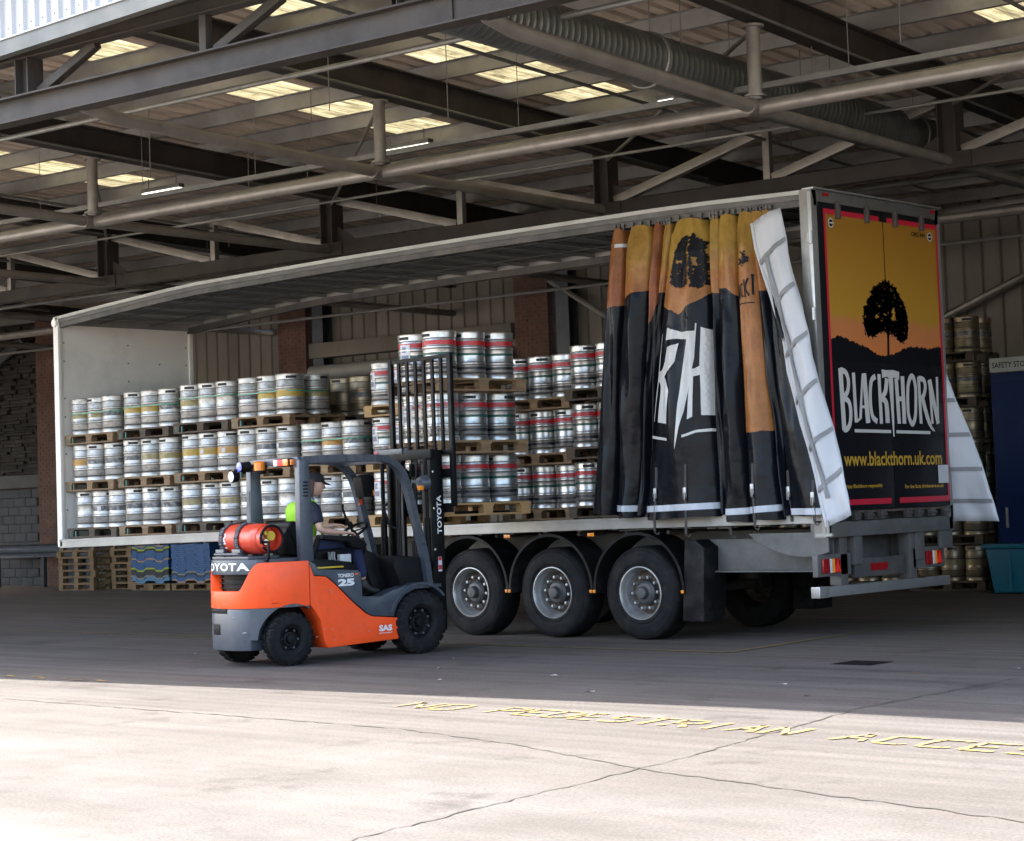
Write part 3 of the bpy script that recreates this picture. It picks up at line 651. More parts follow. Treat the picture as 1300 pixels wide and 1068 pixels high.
# sprinkler pipes and small bracing tubes under the roof
for by_, z_, r_ in ((-3.4, 6.05, .03), (1.25, 6.02, .035), (2.7, 5.98, .02), (6.2, 5.7, .04), (10.6, 5.4, .03)):
    mb = MB(); mb.tube([(BX0, by_, z_), (BX1, by_, z_)], r_, 'cable_grey', 8); mb.build('sprinkler_pipe', can)
for i, bx in enumerate(NODES[:-1]):
    b2 = NODES[i+1]
    mb = MB(); mb.tube([(bx-.1, MT+.1, 6.30), (b2+.1, RT-.1, 6.18)], .024, 'galv_tube', 8); mb.build('roof_brace', can)
    mb = MB(); mb.tube([((bx+b2)/2, -4.9, 6.36), ((bx+b2)/2, 9.0, 5.98)], .022, 'cable_grey', 8); mb.build('conduit', can)
# lamps
def lamp(bx, by, z, label):
    t = thing('strip_lamp', label, 'lamp', W(bx, by, z), BA, 'strip lamps under the canopy')
    mb = MB(); mb.box((-.42, -.06, .02), (.42, .06, .085), 'cable_grey'); mb.build('housing', t, bevel=.01)
    mb = MB(); mb.box((-.40, -.05, 0), (.40, .05, .019), 'tube_light'); mb.build('diffuser', t, bevel=.006)
    for s in (-.3, .3):
        mb = MB(); mb.tube([(s, 0, .08), (s, 0, zr(by)+.38-z)], .008, 'cable_grey', 6); mb.build('hanger_rod', t)
lamp(-12.2, 2.3, 6.46, 'lit strip lamp leftmost of the three under the canopy roof')
lamp(-7.4, 2.35, 6.46, 'lit strip lamp in the middle above the trailer front half')
lamp(-2.9, 2.35, 6.46, 'lit strip lamp rightmost, half hidden beside the spiral duct')

# ================================================================== WALLS
WY = 13.2
bw = thing('back_wall', 'tall olive brown ribbed steel wall with brick piers behind the trailer', 'wall', (0, 0, 0), BA)
def pan_mesh(wd, z0, z1):
    mb = MB(); n = 4
    vs = []
    for z in (z0, z1): vs += [(0, 0, z), (.028, -.035, z), (wd-.035, -.035, z), (wd-.008, 0, z), (wd, 0, z)]
    mb.add(vs, [(i, i+1, 6+i, 5+i) for i in range(4)], 'clad'); return mb.mesh('clad', smooth=0)
pw = .34; pm_ = pan_mesh(pw, 0, 6.6)
PIERS = [-28.1, -20.0, -13.55, -6.6, .6]
x = -27.3
while x < BX1:
    if not any(q-.3 < x < q+.82-.05 for q in PIERS): inst('cladding_panel', pm_, bw, (x, WY, 0))
    x += pw
def pier(bx, ht=6.4, wd=.82, dp=.36):
    mb = MB(); mb.box((bx+.008, WY-dp+.008, 0), (bx+wd-.008, WY+.05, ht), 'mortar')
    rnd = random.Random(int(bx*10)); z = 0; row = 0
    bl, bh, j = .205, .066, .0105
    while z < ht-.05:
        off = (row % 2)*.108; x = bx-off
        while x < bx+wd-.02:
            a, b = max(bx, x), min(bx+wd, x+bl)
            if b-a > .03:
                q = rnd.uniform(-.002, .004); mb.box((a, WY-dp-q, z), (b, WY-dp+.1, z+bh), 'brick')
            x += bl+j
        off = ((row+1) % 2)*.108; y = WY-dp+.102-off
        while y < WY:
            a, b = max(WY-dp+.102, y), min(WY, y+bl)
            if b-a > .03: mb.box((bx+wd-.1, a, z), (bx+wd+rnd.uniform(0, .004), b, z+bh), 'brick'); mb.box((bx-rnd.uniform(0, .004), a, z), (bx+.1, b, z+bh), 'brick')
            y += bl+j
        z += bh+j; row += 1
    o = mb.build('brick_pier', bw, smooth=0); o['kind'] = 'stuff'
    mb = MB(); mb.ibeam((bx+wd+.34, WY-.2, 0), (bx+wd+.34, WY-.2, 6.3), .3, .3, 'rail_dark', .02, .014, (0, 1, 0)); mb.build('steel_column', bw, smooth=0)
for q in PIERS: pier(q)
# ledge and pipe on the wall behind the kegs
mb = MB(); mb.box((-19.05, WY-.42, 4.82), (-13.6, WY-.12, 5.14), 'clad'); mb.build('wall_ledge', bw, bevel=.01)
mb = MB(); mb.tube([(-18.9, WY-.5, 4.5), (-13.7, WY-.5, 4.52)], .15, 'sign_grey', 14); mb.build('wall_pipe', bw)
mb = MB(); mb.bar((-4.6, WY-.3, 6.25), (3, WY-.3, 6.45), .12, .12, 'galv_tube'); mb.build('wall_rail', bw, bevel=.01)
mb = MB(); mb.tube([(-5.3, WY-.25, 4.15), (1.0, WY-.25, 7.0-.4)], .075, 'galv_tube', 10); mb.build('diagonal_brace', bw)
mb = MB(); mb.tube([(-13.2, WY-.3, 6.2), (-10.6, WY-.3, 4.6)], .06, 'galv', 8); mb.build('diagonal_brace', bw)
# stone and block wall at the left
sw = thing('stone_wall', 'dark rough stone wall over grey blockwork at the left end', 'wall', (0, 0, 0), BA)
mb = MB(); mb.box((-36, WY+.05, 0), (-28.1, WY+.4, 6.6), 'mortar'); mb.build('wall_core', sw, smooth=0)
mb = MB(); rnd = random.Random(3); z = 2.72
while z < 6.55:
    hh = rnd.uniform(.05, .115); x = -34.5+rnd.uniform(0, .3)
    while x < -28.12:
        l = rnd.uniform(.18, .6); b = min(x+l, -28.12); d = rnd.uniform(0, .13)
        if b-x > .06: mb.box((x, WY-.06-d, z), (b-.012, WY+.1, z+hh-.012), 'stone')
        x += l
    z += hh
o = mb.build('stone', sw, smooth=0); o['kind'] = 'stuff'
mb = MB(); mb.box((-36, WY-.2, 2.38), (-28.15, WY+.3, 2.70), 'coping'); mb.build('coping', sw, bevel=.02)
bmx = MB(); bmx.box((0, -.11, 0), (.428, .1, .203), 'block'); bme = bmx.mesh('block', bevel=.006)
for r in range(11):
    x = -34.4-(r % 2)*.22
    while x < -28.6:
        inst('block', bme, sw, (x, WY+random.uniform(-.006, .006), r*.215)); x += .44
mb = MB(); mb.tube([(-34, WY-.45, 3.3), (-28.4, WY-.45, 6.0)], .13, 'rail_dark', 12); mb.build('diagonal_brace', sw)
# closing walls, unseen; the right one added half open to shape the light
for bx, nm, lb in ((BX0-1.9, 'end_wall', 'plain ribbed steel end wall at the left of the loading hall'), (BX1+.1, 'end_wall', 'unseen end wall added at the right to steer light off the rear doors')):
    t = thing(nm, lb, 'wall', W(bx, -2.0 if bx < 0 else 1.5), BA)
    mb = MB(); mb.box((0, 0, 0), (.12, 15.4 if bx < 0 else 11.9, 6.9), 'clad'); mb.build('wall_sheet', t, smooth=0)
# ================================================================== PALLETS AND KEGS
def pallet_meshes(wm):
    a = MB(); a.box((-.6, -.05, 0), (.6, .05, .022), wm)
    b = MB(); b.box((-.05, -.5, 0), (.05, .5, .022), wm)
    c = MB(); c.box((-.065, -.05, 0), (.065, .05, .078), wm)
    return a.mesh('board', smooth=0), b.mesh('stringer', smooth=0), c.mesh('block', smooth=0)
PMESH = {k: pallet_meshes(k) for k in ('wood', 'wood_new', 'wood_dark')}
def pallet(kind, label, loc, rz=0, group=None, wx=1.2, wy=1.0, marks=False):
    t = thing('pallet', label, 'pallet', loc, rz, group); bd, st, bl = PMESH[kind]
    sx, sy = wx/1.2, wy
    for k in range(5): inst('top_board', bd, t, (0, (-.45+.225*k)*sy, .122), (0, 0, random.uniform(-.004, .004)), (sx, 1, 1))
    for k in (-.535, 0, .535): inst('stringer', st, t, (k*sx, 0, .100), (0, 0, 0), (1.6, sy, 1))
    for i in (-.535, 0, .535):
        for j in (-.45, 0, .45): inst('block', bl, t, (i*sx, j*sy, .022))
    for j in (-.45, 0, .45): inst('bottom_board', bd, t, (0, j*sy, 0), (0, 0, 0), (sx, 1, 1))
    if marks:
        mb = MB()
        for i in (-.60, -.47): mb.box((i*sx-.012+.066, -.5*sy-.003, .022), (i*sx+.010+.066, -.5*sy+.01, .10), 'teal_mark')
        mb.build('paint_mark', t, smooth=0)
    return t
def keg_mesh(m):
    n = 32
    P = [(.165, .012), (.188, 0), (.1975, .006), (.1975, .050), (.190, .060), (.183, .068), (.1865, .078), (.1905, .085), (.1905, .155), (.1935, .162), (.1975, .170), (.1975, .182), (.1935, .190), (.1905, .197),
         (.1905, .335), (.1935, .342), (.1975, .350), (.1975, .362), (.1935, .370), (.1905, .377), (.1905, .440), (.185, .452), (.185, .458), (.1945, .464), (.1945, .475), (.1945, .510), (.1945, .528), (.1975, .535), (.190, .54), (.178, .536), (.178, .475), (.165, .462), (.12, .478), (.05, .485), (0, .485)]
    hi = [i for i, q in enumerate(P) if abs(q[1]-.475) < 1e-6 and q[0] > .19][0]
    skip = lambda i, k: (i == hi and (k % 16) in (0, 1, 2, 3))
    cm = [('keg_crease_shade' if i in (4, 5, 8, 12, 14, 18, 21) else m) for i in range(len(P)-1)]
    mb = MB(); mb.lathe(P, m, n, skip=skip, mats=cm)
    # inner shadow liner of the hand holes
    mb.lathe([(.1835, .462), (.1835, .522)], 'keg_hole', n, skip=lambda i, k: (k % 16) not in (0, 1, 2, 3))
    mb.lathe([(.03, .485), (.03, .515), (0, .515)], 'keg_hole', 10)
    return mb.mesh('keg_body', smooth=40)
KEGM = {k: keg_mesh(k) for k in ('keg', 'keg_old', 'keg_dim')}
def ring_mesh(m, z0, z1, r=.1925):
    mb = MB(); mb.lathe([(r-.003, z0-.001), (r, z0), (r, z1), (r-.003, z1+.001)], m, 32); return mb.mesh('band', smooth=40)
BAND = {'yellow': ring_mesh('band_yellow', .235, .325), 'ochre': ring_mesh('band_ochre', .24, .32), 'orange': ring_mesh('band_orange', .235, .325), 'dark': ring_mesh('band_dark', .245, .315)}
TRI = [ring_mesh('band_red', .383, .432), ring_mesh('band_green', .268, .296), ring_mesh('band_black', .108, .140)]
lbl = MB()
for (a0, a1, z0, z1, r, m) in ((-.36, .36, .21, .42, .196, 'paper'), (-.26, .26, .235, .30, .1966, 'paper_ink'), (-.2, .1, .33, .395, .1966, 'paper_ink')):
    for k in range(6):
        t0, t1 = a0+(a1-a0)*k/6, a0+(a1-a0)*(k+1)/6
        lbl.add([(r*math.cos(t0), r*math.sin(t0), z0), (r*math.cos(t1), r*math.sin(t1), z0), (r*math.cos(t1), r*math.sin(t1), z1), (r*math.cos(t0), r*math.sin(t0), z1)], [(0, 1, 2, 3)], m)
LBLM = lbl.mesh('label', smooth=40)
sl_ = MB()
for k in range(3):
    t0, t1 = -.16+.107*k, -.16+.107*(k+1)
    sl_.add([(.196*math.cos(t0), .196*math.sin(t0), .25), (.196*math.cos(t1), .196*math.sin(t1), .25), (.196*math.cos(t1), .196*math.sin(t1), .31), (.196*math.cos(t0), .196*math.sin(t0), .31)], [(0, 1, 2, 3)], 'paper')
SLBM = sl_.mesh('small_label', smooth=40)
rk = random.Random(11)
def keg(body, bands, label, loc, group, parent_rot=0, paper=None):
    k = inst('keg', KEGM[body], None, loc, (rk.uniform(-.006, .006), rk.uniform(-.006, .006), parent_rot+R_(-90)+(rk.uniform(-.6, .6) if rk.random() < .7 else rk.uniform(.9, 2.2)))); tag(k, label, 'keg', group)
    if bands == 'tri':
        for b in TRI: inst('band', b, k)
    elif bands in BAND: inst('band', BAND[bands], k)
    if body == 'keg_old' and bands != 'tri' and paper is None and rk.random() < .16: inst('label', SLBM, k, (0, 0, 0), (0, 0, R_(-90)+rk.uniform(-.5, .5)-k.rotation_euler.z))
    if paper is not None: inst('label', LBLM, k, (0, 0, 0), (0, 0, paper-k.rotation_euler.z))
    return k
ORD = ['first', 'second', 'third', 'fourth', 'fifth', 'sixth', 'seventh', 'eighth', 'ninth', 'tenth', 'eleventh', 'twelfth', 'thirteenth', 'fourteenth', 'fifteenth', 'sixteenth', 'seventeenth', 'eighteenth']
DZ_ = [(-13.6, 1.285), (-9.85, 1.335), (-5.6, 1.345), (-2.9, 1.375), (0, 1.385)]
def lerp_tab(tab, x):
    for (a, va), (b, vb) in zip(tab[:-1], tab[1:]):
        if x <= b: return va+(vb-va)*max(0, (x-a))/(b-a)
    return tab[-1][1]
def deck(x): return lerp_tab(DZ_, x)
TIER = .695
TN = ['bottom', 'middle', 'top']
WD = {'yellow': 'bright yellow band', 'ochre': 'faded ochre band', 'orange': 'orange band', 'dark': 'dark stencilled band', 'none': 'plain bare steel sides', 'tri': 'red, green and black bands'}
# near side of the trailer: columns c1..c6
PAT = {2: ['ochre', 'ochre', 'dark', 'yellow', 'yellow', 'dark', 'ochre', 'none', 'none', 'dark', 'yellow', 'yellow'],
       1: ['orange', 'dark', 'dark', 'dark', 'ochre', 'ochre', 'yellow', 'yellow', 'orange', 'none', 'dark', 'dark', 'dark', 'orange', 'dark'],
       0: ['none', 'dark', 'dark', 'dark', 'dark', 'dark', 'ochre', 'dark', 'ochre', 'dark', 'dark', 'none', 'dark', 'dark', 'dark']}
COLX = [-12.90, -11.62, -10.30, -9.02, -7.74]
for ci, cx in enumerate(COLX):
    for t in range(3):
        if ci == 4 and t == 2: continue
        z = deck(cx)+t*TIER
        jx = rk.uniform(-.03, .03); rz = rk.uniform(-.012, .012); ex = .12 if (t == 0 and ci == 0) else 0
        pallet('wood' if rk.random() < .7 else 'wood_dark', 'weathered pallet under the %s tier of kegs, %s from the white bulkhead' % (TN[t], ORD[ci]), (cx+jx, .58, z), rz, 'pallets loaded on the trailer', marks=True)
        for i in range(3):
            k = ci*3+i; p_ = PAT[t][k]
            for j in range(2):
                x = cx+jx+(i-1)*.40+ex*.5+rk.uniform(-.010, .010); y = .295+.42*j+rk.uniform(-.02, .02)
                if j == 0:
                    lb = 'scuffed steel keg with %s, %s from the left in the %s tier' % (WD[p_], ORD[k], TN[t]); keg('keg_old', p_, lb, (x, y, z+.1441), 'kegs of the trailer load')
                else:
                    keg('keg_old', rk.choice(['none', 'dark', 'ochre']), 'scuffed steel keg hidden behind the front row of the trailer load', (x, y, z+.1441), 'kegs behind the front row')
def strap_ring(x0, x1, y0, y1, z, r, label, name='load_strap', m='green_strap', tw=.018):
    pts = []
    for cx_, cy_, a0 in ((x1-r, y1-r, 0), (x0+r, y1-r, PI/2), (x0+r, y0+r, PI), (x1-r, y0+r, 3*PI/2)):
        for k in range(9): a = a0+PI/2*k/8; pts.append((cx_+r*math.cos(a), cy_+r*math.sin(a)))
    n = len(pts); mb = MB()
    dz = [rk.uniform(-.008, .008) for _ in range(n)]
    mb.add([(a, b, z-tw/2+dz[i]) for i, (a, b) in enumerate(pts)]+[(a, b, z+tw/2+dz[i]) for i, (a, b) in enumerate(pts)], [(i, (i+1) % n, n+(i+1) % n, n+i) for i in range(n)], m)
    return tag(mb.build(name, smooth=40), label, 'strap', 'green straps round the kegs')
for ci, t in ((0, 2), (1, 2), (2, 2), (3, 2), (4, 1)):
    cx = COLX[ci]; z = deck(cx)+t*TIER+.1441
    strap_ring(cx-.60, cx+.62, .088, .912, z+(.31 if ci != 2 else .345), .2, 'thin green strap round the %s keg pallet from the left' % ORD[ci] if ci < 4 else 'thin green strap round middle tier kegs left of the red banded kegs')
# red banded wrapped stack standing left of the forklift load
cx = -6.36
for t in range(3):
    z = deck(cx)+t*TIER
    pallet('wood_new', 'fresh yellow pallet under the %s tier of red banded kegs behind the mast' % TN[t], (cx, .58, z), .01, 'pallets loaded on the trailer')
    for i in range(3):
        for j in range(2):
            front = j == 0
            keg('keg_old', 'tri', ('wrapped red banded keg, %s from the left in the %s tier behind the mast' % (ORD[i], TN[t])) if front else 'red banded keg hidden behind the stack at the mast', (cx+(i-1)*.40, .29+.42*j, z+.1441), 'red banded kegs on the trailer', paper=-1.75+rk.uniform(-.2, .1) if (front and i in (0, 1)) else None)
# far side of the trailer
for ci, cx in enumerate((-9.02, -7.77)):
    z = deck(cx)+2*TIER
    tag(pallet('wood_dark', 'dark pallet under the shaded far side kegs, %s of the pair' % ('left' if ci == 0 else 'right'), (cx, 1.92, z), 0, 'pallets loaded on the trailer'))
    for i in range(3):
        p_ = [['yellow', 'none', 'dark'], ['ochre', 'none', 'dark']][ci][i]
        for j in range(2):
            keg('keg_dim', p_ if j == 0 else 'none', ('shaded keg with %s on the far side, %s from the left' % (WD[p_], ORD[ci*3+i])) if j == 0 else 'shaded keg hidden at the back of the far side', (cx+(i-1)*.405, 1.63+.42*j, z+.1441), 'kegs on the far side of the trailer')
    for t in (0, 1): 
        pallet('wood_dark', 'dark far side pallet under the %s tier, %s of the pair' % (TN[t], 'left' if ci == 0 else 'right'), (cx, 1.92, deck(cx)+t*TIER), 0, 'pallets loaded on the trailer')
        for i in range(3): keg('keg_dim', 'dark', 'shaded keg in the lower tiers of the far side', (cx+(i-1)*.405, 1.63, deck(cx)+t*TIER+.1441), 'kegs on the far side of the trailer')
for ci, cx in enumerate((-5.26, -4.03, -2.78)):
    for t in range(3):
        z = deck(cx)+t*TIER+ (.03 if ci == 1 else 0)*t; dy = -.12 if ci == 1 else 0
        pallet('wood' if ci != 1 else 'wood_dark', 'pallet under the %s tier of far side red banded kegs, %s from the mast' % (TN[t], ORD[ci]), (cx, 1.92+dy, z), 0, 'pallets loaded on the trailer')
        for i in range(3):
            for j in range(2):
                keg('keg', 'tri', ('clean red banded keg, %s of the far side %s tier left of the curtain' % (ORD[ci*3+i], TN[t])) if j == 0 else 'clean red banded keg hidden at the back of the far side', (cx+(i-1)*.405, 1.63+.42*j+dy, z+.1441), 'red banded kegs on the far side')

# ================================================================== STORED GOODS BEHIND
KS = thing
def stack_kegs(bx, by, tiers, nm, nx=3, ny=2):
    for t in range(tiers):
        z = t*.70
        for i in range(nx):
            for j in range(ny):
                p = W(bx+(i-(nx-1)/2)*.41, by+(j-.5)*.45, z+.1441)
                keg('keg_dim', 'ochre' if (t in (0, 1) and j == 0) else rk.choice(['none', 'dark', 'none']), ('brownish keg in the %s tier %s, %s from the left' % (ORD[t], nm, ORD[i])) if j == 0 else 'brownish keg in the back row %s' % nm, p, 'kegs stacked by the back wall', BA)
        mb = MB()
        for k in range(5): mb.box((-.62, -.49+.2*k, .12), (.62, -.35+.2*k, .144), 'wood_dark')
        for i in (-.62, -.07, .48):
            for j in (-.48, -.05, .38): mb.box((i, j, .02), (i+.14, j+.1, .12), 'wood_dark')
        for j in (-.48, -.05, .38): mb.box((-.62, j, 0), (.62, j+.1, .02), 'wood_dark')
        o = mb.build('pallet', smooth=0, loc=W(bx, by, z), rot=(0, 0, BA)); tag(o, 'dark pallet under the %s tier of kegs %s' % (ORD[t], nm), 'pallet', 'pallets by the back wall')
stack_kegs(-3.30, 10.45, 6, 'right of the rear doors')
stack_kegs(-4.75, 10.5, 2, 'seen below the rear bumper')
stack_kegs(-6.2, 10.6, 2, 'seen between the rear wheels')
# blue store with sign, teal bin
t = thing('safety_store', 'tall dark blue steel store cabinet with a pale sign above its door', 'store cabinet', W(-2.28, 9.6), BA)
mb = MB(); mb.box((0, 0, 0), (3.2, 2.2, 3.25), 'store_blue'); mb.build('cabinet', t, bevel=.02)
for k in range(2):
    mb = MB(); mb.box((.05+k*1.56, -.035, .12), (1.56+k*1.56, -.003, 3.12), 'store_blue'); d = mb.build('door', t, bevel=.008)
    mb = MB(); mb.box((.16+k*2.8, -.06, .95), (.2+k*2.8, -.036, 1.25), 'galv'); mb.build('handle', d, bevel=.005)
mb = MB(); mb.box((.02, -.05, 3.26), (.74, -.02, 3.47), 'sign_grey'); sg = mb.build('sign', t, bevel=.004)
mb = MB(); text_into(mb, 'SAFETY STORE', lambda a, b: (.06+a, -.053, 3.32+b), .62, .085, 'print_black', .012); mb.build('lettering', sg, smooth=0)
t = thing('wheeled_bin', 'teal plastic bin with a raised lid rim in front of the blue store', 'bin', W(-2.2, 9.0), BA)
mb = MB(); mb.add([(.06, .04, .02), (1.1, .04, .02), (1.1, .52, .02), (.06, .52, .02), (-.02, -.02, .66), (1.18, -.02, .66), (1.18, .58, .66), (-.02, .58, .66)], [(3, 2, 1, 0), (0, 1, 5, 4), (1, 2, 6, 5), (2, 3, 7, 6), (3, 0, 4, 7), (4, 5, 6, 7)], 'teal_bin'); mb.build('bin_body', t, bevel=.02)
mb = MB(); mb.box((-.07, -.07, .66), (1.22, .62, .73), 'teal_bin'); mb.build('lid', t, bevel=.02)
mb = MB(); mb.box((.32, -.024, .05), (.36, .0, .64), 'teal_bin'); mb.build('rib', t, bevel=.005)
# brown pallet piles
def pile_mesh():
    mb = MB()
    for k in range(5): mb.box((-.6, -.5+.215*k, .122), (.6, -.36+.215*k, .144), 'wood')
    for i in (-.6, -.07, .46):
        mb.box((i, -.5, .10), (i+.14, .5, .122), 'wood')
        for j in (-.5, -.05, .4): mb.box((i, j, .02), (i+.14, j+.1, .10), 'wood')
    for j in (-.5, -.05, .4): mb.box((-.6, j, 0), (.6, j+.1, .02), 'wood')
    return mb.mesh('pallet_pile', smooth=0)
ppm = pile_mesh()
for k in range(7):
    tag(inst('pallet', ppm, None, W(-24.5+random.uniform(-.03, .03), 11.4+random.uniform(-.03, .03), k*.145), (0, 0, BA+random.uniform(-.03, .03))), 'brown pallet, %s from the ground in the pile left of the blue boards' % ORD[k], 'pallet', 'pile of brown pallets')
    tag(inst('pallet', ppm, None, W(-23.15+random.uniform(-.03, .03), 11.75+random.uniform(-.03, .03), k*.145), (0, 0, BA+random.uniform(-.03, .03))), 'brown pallet, %s from the ground in the rear pile by the blue boards' % ORD[k], 'pallet', 'rear pile of brown pallets')
# blue keg spacer boards: wavy plastic sheets piled on pallets
def spacer_mesh(m, hh):
    mb = MB(); n = 24; top = []; 
    def wv(u): 
        q = (u*2.0) % 1.0; return .055*max(0, min(1, (abs(q-.5)-.17)/.1))
    for side in (0, 1):
        for u_ in range(n+1):
            u = u_/n; x = -.58+1.16*u
            top += [(x, -.5+side, wv(u)), (x, -.5+side, wv(u)+hh)]
    q = 2*(n+1); fs = []
    for i in range(n):
        fs += [(2*i, 2*i+2, 2*i+3, 2*i+1), (q+2*i, q+2*i+1, q+2*i+3, q+2*i+2), (2*i+1, 2*i+3, q+2*i+3, q+2*i+1), (2*i, q+2*i, q+2*i+2, 2*i+2)]
    fs += [(0, 1, q+1, q), (2*n, q+2*n, q+2*n+1, 2*n+1)]
    mb.add(top, fs, m); return mb.mesh('spacer', smooth=0)
CN = {'crate_blue': 'blue', 'crate_lime': 'lime yellow', 'crate_black': 'black', 'crate_grey': 'grey', 'crate_blue_pale': 'pale blue', 'crate_tan': 'tan'}
sm_ = {k: spacer_mesh(k, .036) for k in CN}
for pi, (bx, seq) in enumerate(((-22.0, ['crate_blue_pale', 'crate_blue_pale', 'crate_grey', 'crate_black', 'crate_black', 'crate_black', 'crate_lime', 'crate_blue', 'crate_blue', 'crate_blue', 'crate_blue', 'crate_tan', 'crate_blue', 'crate_blue', 'crate_blue', 'crate_blue', 'crate_black', 'crate_lime', 'crate_blue', 'crate_tan']),
                                (-20.75, ['crate_tan', 'crate_blue', 'crate_blue', 'crate_black', 'crate_grey']+['crate_blue']*15))):
    tag(inst('pallet', ppm, None, W(bx, 11.3, 0), (0, 0, BA)), 'brown pallet under the %s pile of blue boards' % ('left' if pi == 0 else 'right'), 'pallet', 'pallets under the blue boards')
    for k, c in enumerate(seq):
        tag(inst('spacer_board', sm_[c], None, W(bx+random.uniform(-.012, .012), 11.3+random.uniform(-.012, .012), .15+k*.0405), (0, 0, BA)), '%s wavy plastic spacer board, %s from the bottom of the %s pile' % (CN[c], ORD[k] if k < 18 else ('nineteenth' if k == 18 else 'topmost'), 'left' if pi == 0 else 'right'), 'spacer board', 'plastic spacer boards in piles')
# crash barrier
t = thing('crash_barrier', 'dark blue grey crash barrier rail in front of the blockwork wall', 'barrier', W(-27.9, 12.2), BA)
mb = MB(); mb.prism([(-.06, .72), (-.02, .76), (-.02, .80), (-.06, .84), (-.06, .90), (-.02, .94), (-.02, .98), (-.06, 1.02), (-.03, 1.02), (.01, .98), (.01, .94), (-.03, .90), (-.03, .84), (.01, .80), (.01, .76), (-.03, .72)], 'x', -1.4, 3.0, 'rail_dark'); mb.build('rail', t, smooth=30)
for x in (-1.1, .6, 2.2): mb = MB(); mb.box((x, .01, 0), (x+.1, .11, .98), 'rail_dark'); mb.build('post', t, bevel=.006)
# ================================================================== TRAILER
T = thing('curtainsider_trailer', 'long white railed curtainsider trailer loaded with kegs, its side curtain drawn to the rear', 'trailer', (0, 0, 0))
def P_(name, mb, parent=T, **k): return mb.build(name, parent, **k)
XS = [-13.6+13.6*k/20 for k in range(21)]
RT_TAB = [(-13.72, 4.62), (-12.2, 4.708), (-10.41, 4.80), (-7.26, 4.82), (-4.5, 4.81), (-1.64, 4.78), (0, 4.72)]
def rooft(x): return lerp_tab(RT_TAB, x)
def xrail(mb, y0, y1, za, zb, fz, m, xs=XS):
    vs = []
    for x in xs:
        z = fz(x); vs += [(x, y0, z+za), (x, y1, z+za), (x, y1, z+zb), (x, y0, z+zb)]
    fs = [(0, 1, 2, 3), tuple(4*(len(xs)-1)+k for k in (3, 2, 1, 0))]
    for i in range(len(xs)-1):
        for k in range(4): fs.append((4*i+k, 4*i+(k+1) % 4, 4*i+4+(k+1) % 4, 4*i+4+k))
    mb.add(vs, fs, m)
dz0 = lambda x: deck(x)-.008
mb = MB(); xrail(mb, -.0, .05, -.125, 0, dz0, 'alu_rail'); xrail(mb, -.012, .0, -.03, -.012, dz0, 'alu_rail'); xrail(mb, -.012, .0, -.118, -.10, dz0, 'alu_rail'); o = P_('side_rail', mb, smooth=0)
mb = MB(); xrail(mb, 2.5, 2.55, -.125, 0, dz0, 'alu_rail'); P_('side_rail', mb, smooth=0)
mb = MB(); xrail(mb, .05, 2.5, -.035, -.012, dz0, 'wood_dark'); P_('deck_floor', mb, smooth=0)
mb = MB()
for k in range(26):
    x = -13.4+k*.525; mb.box((x, .05, deck(x)-.15), (x+.06, 2.5, deck(x)-.046), 'chassis')
P_('floor_bearer', mb, smooth=0)
# roof
mb = MB(); xrail(mb, 0, .08, -.045, 0, rooft, 'alu_rail'); xrail(mb, .015, .09, -.10, -.046, rooft, 'chassis_grey'); xrail(mb, .03, .10, -.17, -.101, rooft, 'chassis'); P_('roof_rail', mb, smooth=0)
mb = MB(); xrail(mb, 2.47, 2.55, -.075, 0, rooft, 'alu_rail'); xrail(mb, 2.46, 2.53, -.17, -.076, rooft, 'chassis'); P_('roof_rail', mb, smooth=0)
mb = MB(); vs = []
for x in XS: vs += [(x, .08, rooft(x)-.02), (x, 2.47, rooft(x)-.02)]
mb.add(vs, [(2*i, 2*i+1, 2*i+3, 2*i+2) for i in range(20)], 'trailer_roof'); P_('roof_skin', mb)
for k in range(23):
    x = -13.2+k*.58; mb = MB(); mb.box((x, .10, rooft(x)-.075), (x+.05, 2.46, rooft(x)-.03), 'alu'); P_('roof_bow', mb, smooth=0)
for y in (.75, 1.7):
    mb = MB(); xrail(mb, y, y+.03, -.085, -.076, rooft, 'hub_dark'); P_('roof_cable', mb, smooth=0)
# front bulkhead
zf = deck(-13.6)
mb = MB(); mb.box((-13.62, .03, zf), (-13.57, 2.5, 4.56), 'white_panel'); bh = P_('bulkhead', mb, smooth=0)
mb = MB()
rnd = random.Random(2)
for z in [zf+.15+.28*k for k in range(12)]:
    for y in (.12, .75, 1.3, 1.9, 2.42):
        if rnd.random() < .75: mb.lathe([(0, .012), (.012, .012), (.014, 0)], 'galv', 6, 'x', (-13.57, y, z))
mb.build('rivet', bh, smooth=0)
mb = MB(); mb.box((-13.66, -.0, zf-.12), (-13.54, .06, 4.62), 'white_panel'); P_('corner_post', mb, bevel=.008); mb = MB(); mb.box((-13.66, 2.48, zf-.12), (-13.54, 2.55, 4.62), 'white_panel'); P_('corner_post', mb, bevel=.008)
mb = MB(); mb.box((-13.66, .06, 4.50), (-13.54, 2.48, 4.62), 'alu_rail'); P_('front_header', mb, smooth=0)
mb = MB(); mb.lathe([(0, -.03), (.06, -.03), (.06, .02), (0, .02)], 'white_panel', 12, 'y', (-13.6, 0, 4.53)); P_('roller_cap', mb)
